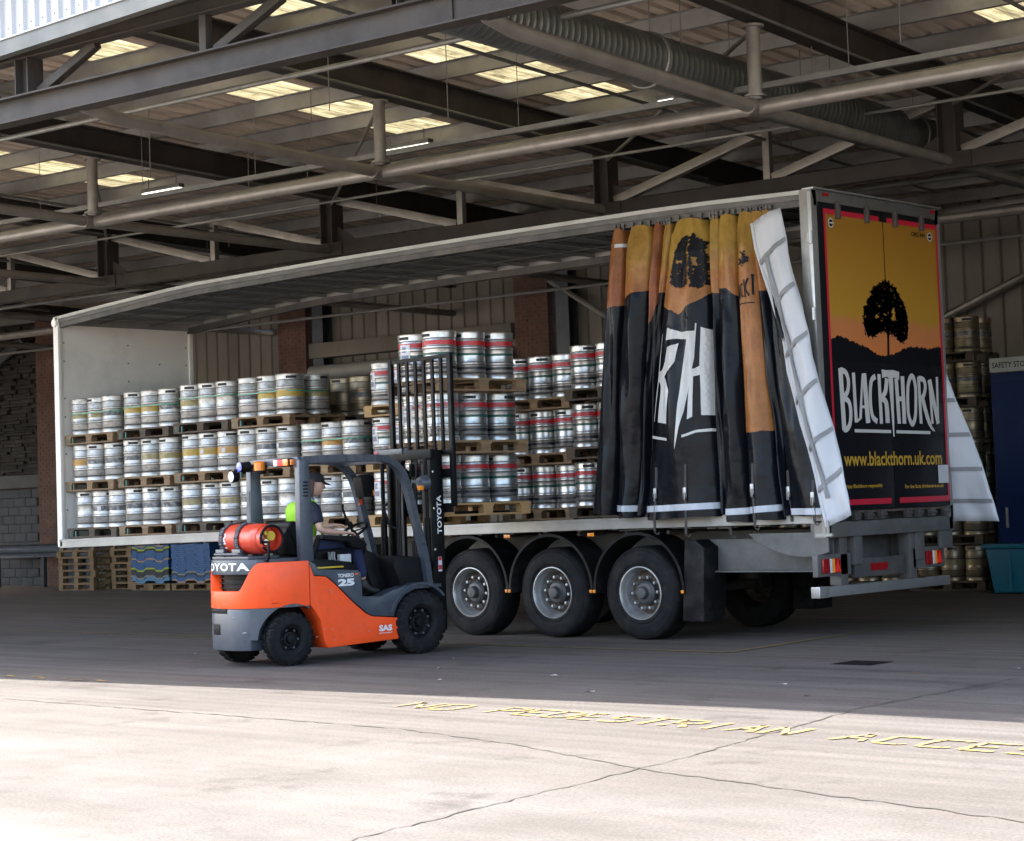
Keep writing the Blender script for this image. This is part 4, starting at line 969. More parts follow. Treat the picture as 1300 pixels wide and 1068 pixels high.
# rear portal
mb = MB(); mb.box((-.15, -.012, 1.1), (0, .09, 4.72), 'galv'); mb.box((-.05, -.02, 1.1), (.004, .0, 4.70), 'alu'); P_('rear_post', mb, bevel=.006)
mb = MB(); mb.box((-.15, 2.46, 1.1), (0, 2.56, 4.72), 'galv'); P_('rear_post', mb, bevel=.006)
mb = MB(); mb.box((-.12, .09, 4.60), (.0, 2.46, 4.72), 'chassis_grey'); mb.box((-.12, .0, 4.722), (.03, 2.55, 4.745), 'alu'); P_('rear_header', mb, bevel=.005)
for y in (.2, 2.36): mb = MB(); mb.box((.001, y, 4.665), (.014, y+.10, 4.70), 'reflect_red'); P_('marker_lamp', mb, bevel=.003)
for k, y in enumerate((.42, .98, 1.55, 2.1)):
    mb = MB(); mb.box((.002, y, 4.44), (.05, y+.05, 4.62), 'hinge'); P_('lock_keeper', mb, bevel=.006)
# hinges on the post
for z in (1.75, 2.55, 3.35, 4.15):
    mb = MB(); mb.tube([(-.02, -.03, z), (-.02, -.03, z+.13)], .022, 'alu', 8); mb.box((-.06, -.02, z+.02), (.0, -.005, z+.11), 'alu'); P_('door_hinge', mb)
ZB, ZT = 1.37, 4.60
def leaf(y0, y1):
    mb = MB(); mb.box((-.045, y0, ZB), (.0, y1, ZT), 'door_black'); return P_('rear_door', mb, bevel=.006)
dl, dr_ = leaf(.10, 1.345), leaf(1.36, 2.50)
DXp = .0
def flat(y0, y1, z0, z1, m, x=.002, mb=None):
    mb = mb or MB(); mb.add([(x, y0, z0), (x, y1, z0), (x, y1, z1), (x, y0, z1)], [(0, 1, 2, 3)], m); return mb
for d, y0, y1 in ((dl, .235, 1.345), (dr_, 1.36, 2.46)):
    flat(y0, y1, 2.95, 4.48, 'dusk_print', .003).build('dusk_picture', d, smooth=0)
    a, b = (.195, 1.27) if d is dl else (1.43, 2.49)
    mb = flat(a, b, 4.48, 4.535, 'print_red', .005)
    flat(a, b, 1.425, 1.485, 'print_red', .005, mb)
    if d is dl: flat(.195, .235, 1.485, 4.48, 'print_red', .005, mb)
    else: flat(2.45, 2.49, 1.485, 4.48, 'print_red', .005, mb)
    mb.build('red_border', d, smooth=0)
# hills, one outline split between the leaves
HILL = [(.235, 3.17), (.33, 3.19), (.43, 3.205), (.584, 3.159), (.70, 3.14), (.815, 3.115), (.93, 3.09), (1.049, 3.054), (1.13, 3.03), (1.207, 3.015), (1.372, 3.029), (1.47, 3.05), (1.575, 3.08), (1.747, 3.121), (1.935, 3.141), (2.05, 3.136), (2.175, 3.127), (2.30, 3.14), (2.45, 3.154)]
rnd = random.Random(4)
def hills(y0, y1):
    pts = []
    ys = [y0+(y1-y0)*k/60 for k in range(61)]
    mb = MB(); vs = []
    for y in ys: vs += [(.0045, y, 2.94), (.0045, y, lerp_tab(HILL, y)+rnd.uniform(-.012, .014))]
    mb.add(vs, [(2*i, 2*i+2, 2*i+3, 2*i+1) for i in range(60)], 'print_black'); return mb
hills(.236, 1.345).build('hill_print', dl, smooth=0); hills(1.36, 2.449).build('hill_print', dr_, smooth=0)
# printed tree: trunk, limbs and clumps of leaf marks
mb = MB(); X_ = .006
fD = lambda a, b: (X_, a, b)
for pts, wd in (([(1.335, 2.95), (1.345, 3.1), (1.352, 3.22), (1.33, 3.32), (1.25, 3.47), (1.22, 3.62)], [.05, .042, .036, .03, .022, .012]), ([(1.352, 3.2), (1.375, 3.32), (1.42, 3.45), (1.45, 3.6)], [.034, .03, .022, .012]), ([(1.34, 3.27), (1.22, 3.33), (1.08, 3.36)], [.022, .018, .01]), ([(1.36, 3.25), (1.48, 3.3), (1.62, 3.34)], [.022, .018, .01]), ([(1.35, 3.28), (1.355, 3.5), (1.36, 3.74)], [.03, .022, .012])):
    stroke(mb, pts, wd, fD, 'print_black')
OUT = [(1.241, 3.80), (1.10, 3.74), (.985, 3.60), (.90, 3.50), (.885, 3.34), (.93, 3.235), (1.063, 3.22), (1.17, 3.28), (1.323, 3.30), (1.45, 3.26), (1.62, 3.18), (1.74, 3.24), (1.77, 3.381), (1.734, 3.533), (1.65, 3.66), (1.50, 3.80), (1.36, 3.83)]
def inside(pt, poly):
    x, y = pt; c = False; n = len(poly)
    for i in range(n):
        (x1, y1), (x2, y2) = poly[i], poly[(i+1) % n]
        if (y1 > y) != (y2 > y) and x < (x2-x1)*(y-y1)/(y2-y1)+x1: c = not c
    return c
rnd = random.Random(8); cnt = 0
HOLES = [(1.49, 3.47, .045, .09), (1.14, 3.44, .06, .025), (1.30, 3.47, .04, .02), (1.2, 3.56, .05, .012)]
def leafmark(mb, y, z, s, fn, m):
    a = rnd.uniform(0, 6.3); k = rnd.choice((4, 5, 6)); vs = []
    for i in range(k): q = a+2*PI*i/k; r = s*rnd.uniform(.5, 1.25); vs.append(fn(y+r*math.cos(q), z+r*.75*math.sin(q)))
    mb.add(vs, [tuple(range(k))], m)
while cnt < 2100:
    y, z = rnd.uniform(.86, 1.79), rnd.uniform(3.15, 3.85)
    if not inside((y, z), OUT): continue
    if any(((y-h[0])/h[2])**2+((z-h[1])/h[3])**2 < rnd.uniform(.6, 1.2) for h in HOLES): continue
    leafmark(mb, y, z, rnd.uniform(.012, .032), fD, 'print_black'); cnt += 1
for i in range(len(OUT)):
    (a, b), (c_, d_) = OUT[i], OUT[(i+1) % len(OUT)]
    for k in range(7): t = k/7; leafmark(mb, a+(c_-a)*t+rnd.uniform(-.03, .03), b+(d_-b)*t+rnd.uniform(-.03, .03), rnd.uniform(.008, .02), fD, 'print_black')
mb.build('tree_print', dl, smooth=0)
# big lettering
LT = {"B": [[(0.381, 2.861), (0.403, 2.21)], [(0.379, 2.843), (0.481, 2.816), (0.522, 2.726), (0.497, 2.619), (0.409, 2.549)], [(0.409, 2.549), (0.51, 2.513), (0.54, 2.407), (0.518, 2.286), (0.453, 2.222), (0.39, 2.222)]],
"L": [[(0.627, 2.819), (0.638, 2.294)], [(0.638, 2.302), (0.722, 2.336)]],
"A": [[(0.83, 2.817), (0.869, 2.288)], [(0.795, 2.793), (0.722, 2.333)], [(0.744, 2.463), (0.838, 2.456)]],
"C": [[(1.054, 2.791), (0.967, 2.735), (0.931, 2.55), (0.958, 2.366), (1.052, 2.305)]],
"K": [[(1.125, 2.816), (1.13, 2.282)], [(1.28, 2.773), (1.238, 2.632), (1.145, 2.553)], [(1.145, 2.553), (1.242, 2.508), (1.257, 2.29)]],
"H": [[(1.47, 2.777), (1.49, 2.284)], [(1.599, 2.804), (1.596, 2.285)], [(1.48, 2.558), (1.597, 2.552)]],
"O": [[(1.686, 2.545), (1.709, 2.704), (1.769, 2.8), (1.828, 2.793), (1.861, 2.691), (1.855, 2.532), (1.831, 2.373), (1.775, 2.286), (1.724, 2.309), (1.687, 2.403), (1.686, 2.545)]],
"R": [[(1.935, 2.804), (1.944, 2.287)], [(1.933, 2.788), (2.038, 2.774), (2.068, 2.695), (2.022, 2.598), (1.941, 2.549)]],
"N": [[(2.161, 2.777), (2.186, 2.288)], [(2.161, 2.777), (2.307, 2.289)], [(2.326, 2.813), (2.309, 2.313)]]}
WDT = {('A', 0): .085, ('A', 1): [.03, .05], ('A', 2): .03, ('B', 0): .08, ('K', 0): .062, ('K', 1): [.075, .07, .05], ('K', 2): [.05, .08, .085], ('L', 1): .028, ('N', 0): [.05, .05], ('N', 1): [.085, .07], ('N', 2): [.05, .04], ('H', 0): .07, ('H', 1): .075, ('H', 2): .05}
X_ = .008; li = 0
for ch, sts in LT.items():
    mb = MB(); li += 1
    for i, st in enumerate(sts):
        pts = smooth_pts(st, 5) if len(st) > 2 else [Vector(q) for q in st]
        wd = WDT.get((ch, i), .06)
        if isinstance(wd, list) and len(st) > 2: wd = [lerp_tab([(k/(len(wd)-1), v) for k, v in enumerate(wd)], q/(len(pts)-1)) for q in range(len(pts))]
        xo = .008+.0004*i; stroke(mb, pts, wd, lambda a, b, xo=xo: (xo, a, b), 'print_grey')
    if ch == 'R':
        mb.add([(.0092, a, b) for a, b in ((1.963, 2.56), (2.034, 2.57), (2.075, 2.46), (2.122, 2.359), (2.17, 2.26), (2.237, 2.203), (2.19, 2.205), (2.141, 2.232), (2.09, 2.28), (2.052, 2.34), (2.0, 2.46))], [tuple(range(11))], 'print_grey')
    mb.build('letter', dl if ch in 'BLACK' else dr_, smooth=0)
mb = MB(); mb.add([(.0098, a, b) for a, b in ((1.178, 2.87), (1.185, 2.775), (1.25, 2.79), (1.312, 2.785), (1.352, 2.143), (1.378, 2.143), (1.405, 2.785), (1.47, 2.78), (1.525, 2.76), (1.535, 2.85), (1.40, 2.868), (1.28, 2.862))], [tuple(range(12))], 'print_grey'); mb.build('letter', dl, smooth=0)
mb = MB(); stroke(mb, [(.60, 2.206), (1.316, 2.198)], .034, fD, 'print_grey'); mb.build('underline', dl, smooth=0)
mb = MB(); stroke(mb, [(1.423, 2.197), (2.13, 2.188)], .034, fD, 'print_grey'); mb.build('underline', dr_, smooth=0)
mb = MB(); text_into(mb, 'www.blackthorn.uk.com', lambda a, b: (.008, .37+a, 1.832+b), 1.98, .155, 'print_gold', .018, 1.0); mb.build('web_address', dl, smooth=0)
mb = MB(); text_into(mb, 'Enjoy Blackthorn responsibly', lambda a, b: (.008, .375+a, 1.592+b), .72, .05, 'print_gold', .02); mb.build('small_print', dl, smooth=0)
mb = MB(); text_into(mb, 'For the facts drinkaware.co.uk', lambda a, b: (.008, 1.548+a, 1.58+b), .81, .042, 'print_gold', .02); mb.build('small_print', dr_, smooth=0)
flat(2.255, 2.475, 1.628, 1.828, 'sticker', .009).build('white_sticker', dr_, smooth=0)
for y, d in ((.33, dl), (2.32, dr_)):
    mb = MB(); mb.lathe([(0, .006), (.055, .006)], 'print_grey', 8, 'x', (0, y, 4.39)); mb.lathe([(0, .0075), (.04, .0075)], 'print_black', 8, 'x', (0, y, 4.39)); stroke(mb, [(y-.04, 4.39), (y+.04, 4.39)], .014, lambda a, b: (.009, a, b), 'print_grey'); mb.build('round_emblem', d, smooth=0)
mb = MB(); text_into(mb, 'CM21449', lambda a, b: (.006, 1.93+a, 4.37+b), .29, .055, 'print_black', .02); mb.build('fleet_number', dr_, smooth=0)
# lower hinge row and rear chassis
for y in (.20, .48, .72, .98, 1.5, 1.72, 2.0, 2.3):
    mb = MB(); mb.box((.0, y, 1.27), (.045, y+.10, 1.36), 'hinge'); mb.tube([(.035, y-.02, 1.315), (.035, y+.12, 1.315)], .02, 'hinge', 7); P_('door_hinge', mb)
mb = MB(); mb.box((-.2, .0, 1.10), (-.0, 2.55, 1.26), 'chassis_grey'); P_('rear_sill', mb, bevel=.01)
for y in (.55, 1.80):
    mb = MB(); mb.prism([(-.03, 1.12), (-.03, .80), (-.22, .80), (-.32, 1.12)], 'y', y, y+.16, 'chassis_grey'); P_('sill_bracket', mb, bevel=.008)
mb = MB(); mb.box((-.06, 2.28, .90), (-.02, 2.55, 1.12), 'chassis_grey'); P_('sill_bracket', mb, bevel=.008)
mb = MB(); mb.box((-.42, .75, .68), (-.36, 1.8, 1.1), 'chassis'); P_('rear_crossmember', mb, bevel=.008)
for y in (.66, 1.72):
    mb = MB(); mb.ibeam((-10.6, y+.08, .98), (-.2, y+.08, .98), .16, .40, 'chassis_grey', .016, .01); P_('chassis_beam', mb, smooth=0)
mb = MB(); mb.box((-1.95, .28, .76), (-.12, .31, 1.1), 'chassis_grey'); mb.box((-1.95, .22, .74), (-.12, .32, .76), 'chassis_grey'); P_('side_plate', mb, bevel=.006)
# rounded plate below the curtain at the rear corner
pts = [(-.98, 1.16)]+[(-.98+1.0*(k/14), 1.16-.25*math.sin(PI*.72*(k/14))**.8) for k in range(1, 15)]+[(.02, 1.16)]
mb = MB(); mb.prism(pts, 'y', -.01, .01, 'chassis_grey'); P_('corner_plate', mb, smooth=0)
# lamps and under-run bar
for y0, y1 in ((-.1, .52), (1.75, 2.42)):
    mb = MB(); mb.box((-.13, y0, .70), (-.06, y1, .93), 'chassis_grey'); lb = P_('lamp_board', mb, bevel=.01)
    yy = y0+.06 if y0 < 1 else y1-.42
    for k, (m, l) in enumerate((('reflect_red', .13), ('lamp_clear', .05), ('reflect_amber', .05), ('reflect_red', .10))):
        mb = MB(); mb.box((-.059, yy, .735), (-.03, yy+l-.008, .885), m); mb.build('tail_lamp', lb, bevel=.012); yy += l
    mb = MB(); mb.prism([(yy-.12, .745), (yy-.02, .745), (yy-.07, .88)], 'x', -.029, -.024, 'red_glow'); mb.build('triangle_reflector', lb, smooth=0)  # reflector is no lamp; its brightness is put in as faint glow
mb = MB(); mb.box((-.12, .62, .66), (-.08, 1.62, .86), 'chassis'); P_('number_board', mb, bevel=.008)
mb = MB(); mb.box((-.079, .92, .72), (-.074, 1.26, .80), 'reflect_red'); P_('rear_marker', mb, smooth=0)
mb = MB(); mb.box((-.10, -.17, .495), (-.0, 2.42, .60), 'alu'); mb.box((-.105, -.18, .49), (.004, -.0, .605), 'galv'); P_('underrun_bar', mb, bevel=.008)
for y in (.32, 1.68):
    mb = MB(); mb.box((-.20, y, .60), (-.06, y+.14, 1.1), 'chassis_grey'); P_('underrun_bracket', mb, bevel=.008)
# axles, wheels, mudguards
AX = [-2.525, -3.835, -5.145]
def wheel_parts(s):
    """s=+1: outer face towards -Y at local y=0"""
    tp = [(.288, .02), (.31, .006), (.37, -.004), (.42, .0), (.455, .012), (.495, .028), (.515, .05), (.522, .075), (.522, .31), (.505, .345), (.40, .375), (.288, .36)]
    a = MB(); a.lathe([(r, s*h) for r, h in tp], 'rubber_side', 48, 'y', mats=['rubber_side']*5+['rubber']*6)
    for k in range(5):
        h = .10+k*.05; a.lathe([(.5225, s*h), (.5235, s*(h+.004)), (.5235, s*(h+.018)), (.5225, s*(h+.022))], 'rubber', 48, 'y')
    for r in (.335, .475): a.lathe([(r-.004, -.004*s+ (.02 if r > .4 else 0)*s), (r, -.009*s+(.02 if r > .4 else 0)*s), (r+.004, -.004*s+(.02 if r > .4 else 0)*s)], 'rubber_side', 48, 'y')
    b = MB(); b.lathe([(r, s*h) for r, h in ((.300, .016), (.298, .006), (.288, .004), (.278, .016), (.270, .05), (.262, .075), (.255, .085), (.250, .10), (.243, .17), (.235, .185))], 'rim', 48, 'y')
    d = MB(); d.lathe([(r, s*h) for r, h in ((.243, .18), (.20, .165), (.175, .15), (.16, .155), (.145, .16))], 'rust_disc', 40, 'y')
    h_ = MB(); h_.lathe([(r, s*h) for r, h in ((.145, .17), (.135, .10), (.11, .075), (.072, .07), (.068, .02), (.058, .008), (0, .004))], 'hub_dark', 24, 'y')
    nmb = MB()
    for k in range(10):
        q = 2*PI*k/10; c = (.178*math.cos(q), 0, .178*math.sin(q))
        nmb.lathe([(.022, s*.16), (.022, s*.125), (.017, s*.12), (.018, s*.085), (0, s*.083)], 'rim', 6, 'y', c)
    return [('tyre', a.mesh('tyre')), ('rim', b.mesh('rim')), ('disc', d.mesh('disc')), ('hub', h_.mesh('hub')), ('wheel_nuts', nmb.mesh('wheel_nuts'))]
WP, WPi = wheel_parts(1), wheel_parts(-1)
for ax in AX:
    for y, parts in ((.03, WP), (2.52, WPi)):
        wl = bpy.data.objects.new('wheel', parts[0][1]); C.objects.link(wl); wl.parent = T; wl.location = (ax, y, .523)
        wl.rotation_euler = (0, random.uniform(0, 1), 0)
        for nm, me in parts[1:]:
            o = inst(nm, me, wl)
            if nm == 'wheel_nuts': o['kind'] = 'stuff'
    mb = MB(); mb.tube([(ax, .35, .523), (ax, 2.2, .523)], .065, 'chassis', 12); P_('axle', mb)
    mb = MB(); mb.lathe([(.14, -.12), (.14, .12)], 'chassis', 14, 'z', (ax+.25, .75, .72)); P_('air_spring', mb); mb = MB(); mb.lathe([(.14, -.12), (.14, .12)], 'chassis', 14, 'z', (ax+.25, 1.8, .72)); P_('air_spring', mb)
    for y0, y1 in ((-.0, .43), (2.12, 2.55)):
        mb = MB(); vs = []; n = 22; r0, r1 = .600, .612
        a0, a1 = R_(-4), R_(184)
        for k in range(n+1):
            q = a0+(a1-a0)*k/n; 
            for r, y in ((r0, y0), (r1+.02, y0), (r1, y0+.03), (r1, y1), (r0, y1)): vs.append((ax+r*math.cos(q)*1.03, y, .56+r*math.sin(q)*1.02))
        fs = [tuple(range(5)), tuple(5*n+k for k in (4, 3, 2, 1, 0))]
        for k in range(n):
            for j in range(5): fs.append((5*k+j, 5*k+(j+1) % 5, 5*k+5+(j+1) % 5, 5*k+5+j))
        mb.add(vs, fs, 'plastic_black'); mg = P_('mudguard', mb, smooth=40)
        if y0 < 1:
            for sx in (-1, 1):
                m2 = MB(); m2.box((ax+sx*.63-.018, -.016, .525), (ax+sx*.63+.018, -.002, .56), 'reflect_amber'); m2.build('reflector', mg, bevel=.004)
    mb = MB(); mb.tube([(ax-.3, .2, 1.19), (ax-.3, .9, 1.19)], .025, 'chassis', 8); P_('mudguard_stay', mb); mb = MB(); mb.tube([(ax+.3, .2, 1.19), (ax+.3, .9, 1.19)], .025, 'chassis', 8); P_('mudguard_stay', mb)
for y0 in (.02, 2.12):
    mb = MB(); mb.prism([(-1.93, .22), (-1.64, .22), (-1.60, 1.02), (-1.72, 1.10), (-1.86, 1.10)], 'y', y0, y0+.40, 'plastic_black'); P_('mud_flap', mb, bevel=.012)
for x in (-3.18, -4.48): 
    mb = MB(); mb.box((x-.05, -.006, 1.165), (x+.05, .0, 1.205), 'reflect_amber'); P_('side_marker', mb, bevel=.004)
# landing legs and side box, hidden behind the forklift
for y in (.45, 1.98):
    mb = MB(); mb.box((-9.42, y, .25), (-9.26, y+.14, 1.15), 'chassis'); mb.box((-9.40, y+.02, .05), (-9.28, y+.12, .25), 'galv'); mb.box((-9.5, y-.06, 0), (-9.18, y+.2, .05), 'chassis'); P_('landing_leg', mb, bevel=.008)
mb = MB(); mb.box((-8.6, .06, .62), (-7.3, .75, 1.1), 'chassis'); P_('side_locker', mb, bevel=.02)

from mathutils import noise as nz
# ------------------------------------------------------------------ the drawn side curtain
ZB_, ZT_ = 1.35, 4.6
# panels: top-left x, top-right x, bottom-left x, bottom-right x, hem z, black-edge z (left, mid, right), tint, bulge, roll-end z
PAN = [(-2.70, -2.50, -3.13, -2.76, 1.41, (3.72, 3.74, 3.75), .75, .10),
       (-2.49, -2.085, -2.76, -2.38, 1.375, (3.80, 3.86, 3.87), .22, .15),
       (-2.10, -1.965, -2.42, -2.31, 1.40, (3.45, 3.52, 3.75), .85, .09),
       (-1.98, -1.85, -2.38, -2.26, 1.38, (3.83, 3.83, 3.83), .10, .08),
       (-1.86, -1.345, -2.375, -1.27, 1.345, (3.71, 3.56, 3.77), .0, .20),
       (-1.36, -1.20, -1.34, -1.18, 1.37, (3.77, 3.76, 3.75), .05, .10),
       (-1.22, -.955, -1.25, -.87, 1.29, (3.80, 3.79, 3.67), .05, .14),
       (-.97, -.70, -.94, -.475, 1.31, (2.24, 2.23, 2.24), .15, .15),
       (-.82, -.60, -.50, -.41, 1.345, (3.72, 3.72, 3.72), .25, .08),
       (-.66, -.50, -.45, .16, 1.345, (3.9, 3.9, 3.9), .3, .10)]
def pan_x(p, s, z):
    t = (ZT_-z)/(ZT_-ZB_); tt = t; s = .5+(s-.5)*(.50+.50*min(1, max(0, t+.02)/.07)**.7)
    return (p[0]+(p[1]-p[0])*s)*(1-tt)+(p[2]+(p[3]-p[2])*s)*tt
def pan_y(p, s, z):
    t = (ZT_-z)/(ZT_-ZB_); amp = p[7]*1.55*(.45+.55*min(1, t*1.6))
    pin = 1-.55*max(0, 1-t*9)
    wob = .018*math.sin(9*s+3*z+p[0]*7)*min(1, t*3)+.012*math.sin(2.1*z+p[0]*11)
    e_ = math.sin(PI*s)
    cr = nz.noise(Vector((p[0]*9+s*2.2*(p[3]-p[2])/.4, z*.9, p[0])))*.045+nz.noise(Vector((p[0]*5+s*5*(p[3]-p[2])/.4, z*2.6, 3.1)))*.022+abs(nz.noise(Vector((s*3, z*1.3-s, p[0]*4))))*.03
    return .13*max(0, 1-min(s, 1-s)/.09)**2-amp*.85*pin*(max(0, e_)**.8)+(wob+cr*min(1, t*4+.25))*e_
cur = bpy.data.objects.new('side_curtain', None); C.objects.link(cur); cur.parent = T; cur['label'] = 'printed side curtain gathered in folds, gold above and black below, with part of a logo'
NS, NZ = 20, 56
for pi, p in enumerate(PAN):
    mb = MB(); vs = []; uv = []
    off = .035*(pi % 2)
    for i in range(NZ+1):
        for j in range(NS+1):
            s = j/NS; zt = ZT_+.02*math.sin(PI*s)-.03*abs(math.cos(PI*s))-.012*pi*0
            zt = rooft(pan_x(p, s, ZT_))-.165-.035*(1-math.sin(PI*s)**.7)
            zh = p[4]+.012*math.sin(5*s+pi)
            z = zt+(zh-zt)*i/NZ
            vs.append((pan_x(p, s, z), pan_y(p, s, z)+(off if pi in (2, 3, 5, 8) else 0), z))
            e = lerp_tab([(0, p[5][0]), (.5, p[5][1]), (1, p[5][2])], s)
            uv.append((p[6], z-e, p[0]*3+s*(p[3]-p[2])*1.3, z))
    q = NS+1; fs = [(i*q+j, i*q+j+1, (i+1)*q+j+1, (i+1)*q+j) for i in range(NZ) for j in range(NS)]
    mb.add(vs, fs, 'curtain_print'); me = mb.mesh('curtain_fold', smooth=60)
    l1 = me.uv_layers.new(name='print'); l2 = me.uv_layers.new(name='height')
    for lp in me.loops:
        a = uv[lp.vertex_index]; l1.data[lp.index].uv = (a[0], a[1]); l2.data[lp.index].uv = (a[2], a[3])
    inst('curtain_fold', me, cur)
def on_pan(p, x, z, lift=.004):
    a, b = pan_x(p, 0, z), pan_x(p, 1, z); s = max(.02, min(.98, (x-a)/(b-a)))
    return (x, pan_y(p, s, z)-lift, z)
def decal(name, polys, p, m, parent=cur, lift=.010):
    me = bpy.data.meshes.new(name); bm = bmesh.new()
    for poly in polys:
        vs = [bm.verts.new((a, 0, b)) for a, b in poly]
        try: f = bm.faces.new(vs)
        except ValueError: continue
    bm.normal_update()
    bmesh.ops.triangulate(bm, faces=bm.faces[:])
    for _ in range(5):
        ed = [e for e in bm.edges if e.calc_length() > .045]
        if not ed: break
        bmesh.ops.subdivide_edges(bm, edges=ed, cuts=1); bmesh.ops.triangulate(bm, faces=bm.faces[:])
    for v in bm.verts: v.co = on_pan(p, v.co.x, v.co.z, lift)
    bm.normal_update()
    for f in bm.faces:
        if f.normal.y > 0: f.normal_flip()
    bm.to_mesh(me); bm.free(); me.materials.append(MATS[m]); return inst(name, me, parent)
PL = {"T": [(-1.818, 3.423), (-1.635, 3.359), (-1.47, 3.361), (-1.466, 3.444), (-1.454, 3.442), (-1.482, 3.062), (-1.533, 2.811), (-1.599, 2.496), (-1.674, 2.229), (-1.717, 2.087), (-1.673, 2.436), (-1.623, 2.817), (-1.572, 3.101), (-1.547, 3.272), (-1.699, 3.291), (-1.842, 3.286)],
"K1": [(-1.809, 3.208), (-1.661, 3.239), (-1.696, 3.046), (-1.757, 2.955), (-1.842, 2.888), (-1.784, 2.828), (-1.759, 2.73), (-1.808, 2.372), (-1.986, 2.398), (-1.923, 2.708), (-1.919, 2.789), (-2.0, 2.859), (-1.998, 2.916), (-1.985, 2.947), (-1.889, 2.964), (-1.833, 3.057)],
"K0": [(-1.912, 3.36), (-1.899, 3.359), (-1.99, 2.843), (-2.098, 2.412), (-2.113, 2.413), (-2.025, 2.78)],
"H1": [(-1.421, 3.4), (-1.283, 3.339), (-1.283, 3.046), (-1.285, 2.438), (-1.433, 2.447), (-1.431, 2.74), (-1.434, 2.883), (-1.51, 2.865), (-1.516, 2.937), (-1.435, 2.979)],
"H2": [(-1.516, 2.953), (-1.492, 2.951), (-1.523, 2.436), (-1.576, 2.407), (-1.554, 2.685)],
"U1": [(-2.155, 2.26), (-1.806, 2.216), (-1.811, 2.188), (-2.16, 2.231)],
"U2": [(-1.623, 2.242), (-1.49, 2.291), (-1.351, 2.3), (-1.275, 2.285), (-1.277, 2.257), (-1.353, 2.268), (-1.492, 2.263), (-1.622, 2.214)]}
for k in ('T', 'K1', 'K0', 'H1', 'H2'): decal('letter', [PL[k]], PAN[4], 'print_white')
decal('underline', [PL['U1']], PAN[4], 'print_white'); decal('underline', [PL['U2']], PAN[4], 'print_white')
# printed tree on the wide fold
polys = []; rnd = random.Random(15)
TO = [(-1.62, 4.40), (-1.50, 4.43), (-1.44, 4.36), (-1.365, 4.33), (-1.355, 3.86), (-1.45, 3.83), (-1.55, 3.86), (-1.68, 3.85), (-1.78, 3.90), (-1.745, 4.15), (-1.69, 4.30)]
while len(polys) < 900:
    x, z = rnd.uniform(-1.8, -1.35), rnd.uniform(3.8, 4.45)
    if not inside((x, z), TO) or abs(x+1.535+.05*(z-4.1)) < .018: continue
    if (abs(z-4.13) < .02 and x < -1.55 and rnd.random() < .7) or (abs(x+1.47) < .03 and abs(z-4.12) < .06): continue
    s = rnd.uniform(.012, .026); a = rnd.uniform(0, 6)
    polys.append([(x+s*rnd.uniform(.6, 1.3)*math.cos(a+2*PI*i/5), z+s*rnd.uniform(.5, 1.1)*math.sin(a+2*PI*i/5)) for i in range(5)])
decal('tree_print', polys, PAN[4], 'print_black')
# small repeat of the logo on the orange roll
polys = []
for _ in range(60):
    x, z = rnd.gauss(-.80, .022), rnd.gauss(4.07, .035); s = rnd.uniform(.008, .016); a = rnd.uniform(0, 6)
    polys.append([(x+s*math.cos(a+2*PI*i/5), z+s*math.sin(a+2*PI*i/5)) for i in range(5)])
decal('tree_print', polys, PAN[7], 'print_black')
def stk(pts, wd):
    out = []
    for a, b in zip(pts[:-1], pts[1:]):
        a, b = Vector(a), Vector(b); d = (b-a).normalized(); nn = Vector((-d.y, d.x))*wd/2
        out.append([tuple(a-nn), tuple(b-nn), tuple(b+nn), tuple(a+nn)])
    return out
LK = stk([(-.925, 3.64), (-.905, 3.80), (-.885, 3.645)], .018)+stk([(-.915, 3.69), (-.892, 3.69)], .012)+stk([(-.835, 3.81), (-.86, 3.79), (-.862, 3.69), (-.838, 3.665)], .018)+stk([(-.81, 3.85), (-.80, 3.66)], .02)+stk([(-.755, 3.86), (-.795, 3.755), (-.745, 3.67)], .018)+stk([(-.735, 3.89), (-.71, 3.89)], .02)+stk([(-.722, 3.885), (-.712, 3.68)], .018)
decal('letter', LK, PAN[7], 'print_black'); decal('underline', stk([(-.935, 3.575), (-.85, 3.60), (-.70, 3.595)], .012), PAN[7], 'print_black')
# white hem bands
for pi, (z0, z1) in ((1, (1.475, 1.465)), (4, (1.452, 1.472)), (6, (1.395, 1.405)), (7, (1.405, 1.428)), (9, (1.382, 1.376))):
    p = PAN[pi]; q = []
    for k in range(12):
        s0, s1 = k/12*.97+.015, (k+1)/12*.97+.015; za, zb = z0+(z1-z0)*s0, z0+(z1-z0)*s1; h = .034
        xa, xb = pan_x(p, s0, za), pan_x(p, s1, zb); q.append([(xa, za-h), (xb, zb-h), (xb, zb+h), (xa, za+h)])
    decal('hem_band', q, p, 'hem_white', lift=.011)
decal('hem_band', [[(-2.615, 4.40), (-2.50, 4.40), (-2.50, 4.44), (-2.615, 4.44)]], PAN[0], 'hem_white')
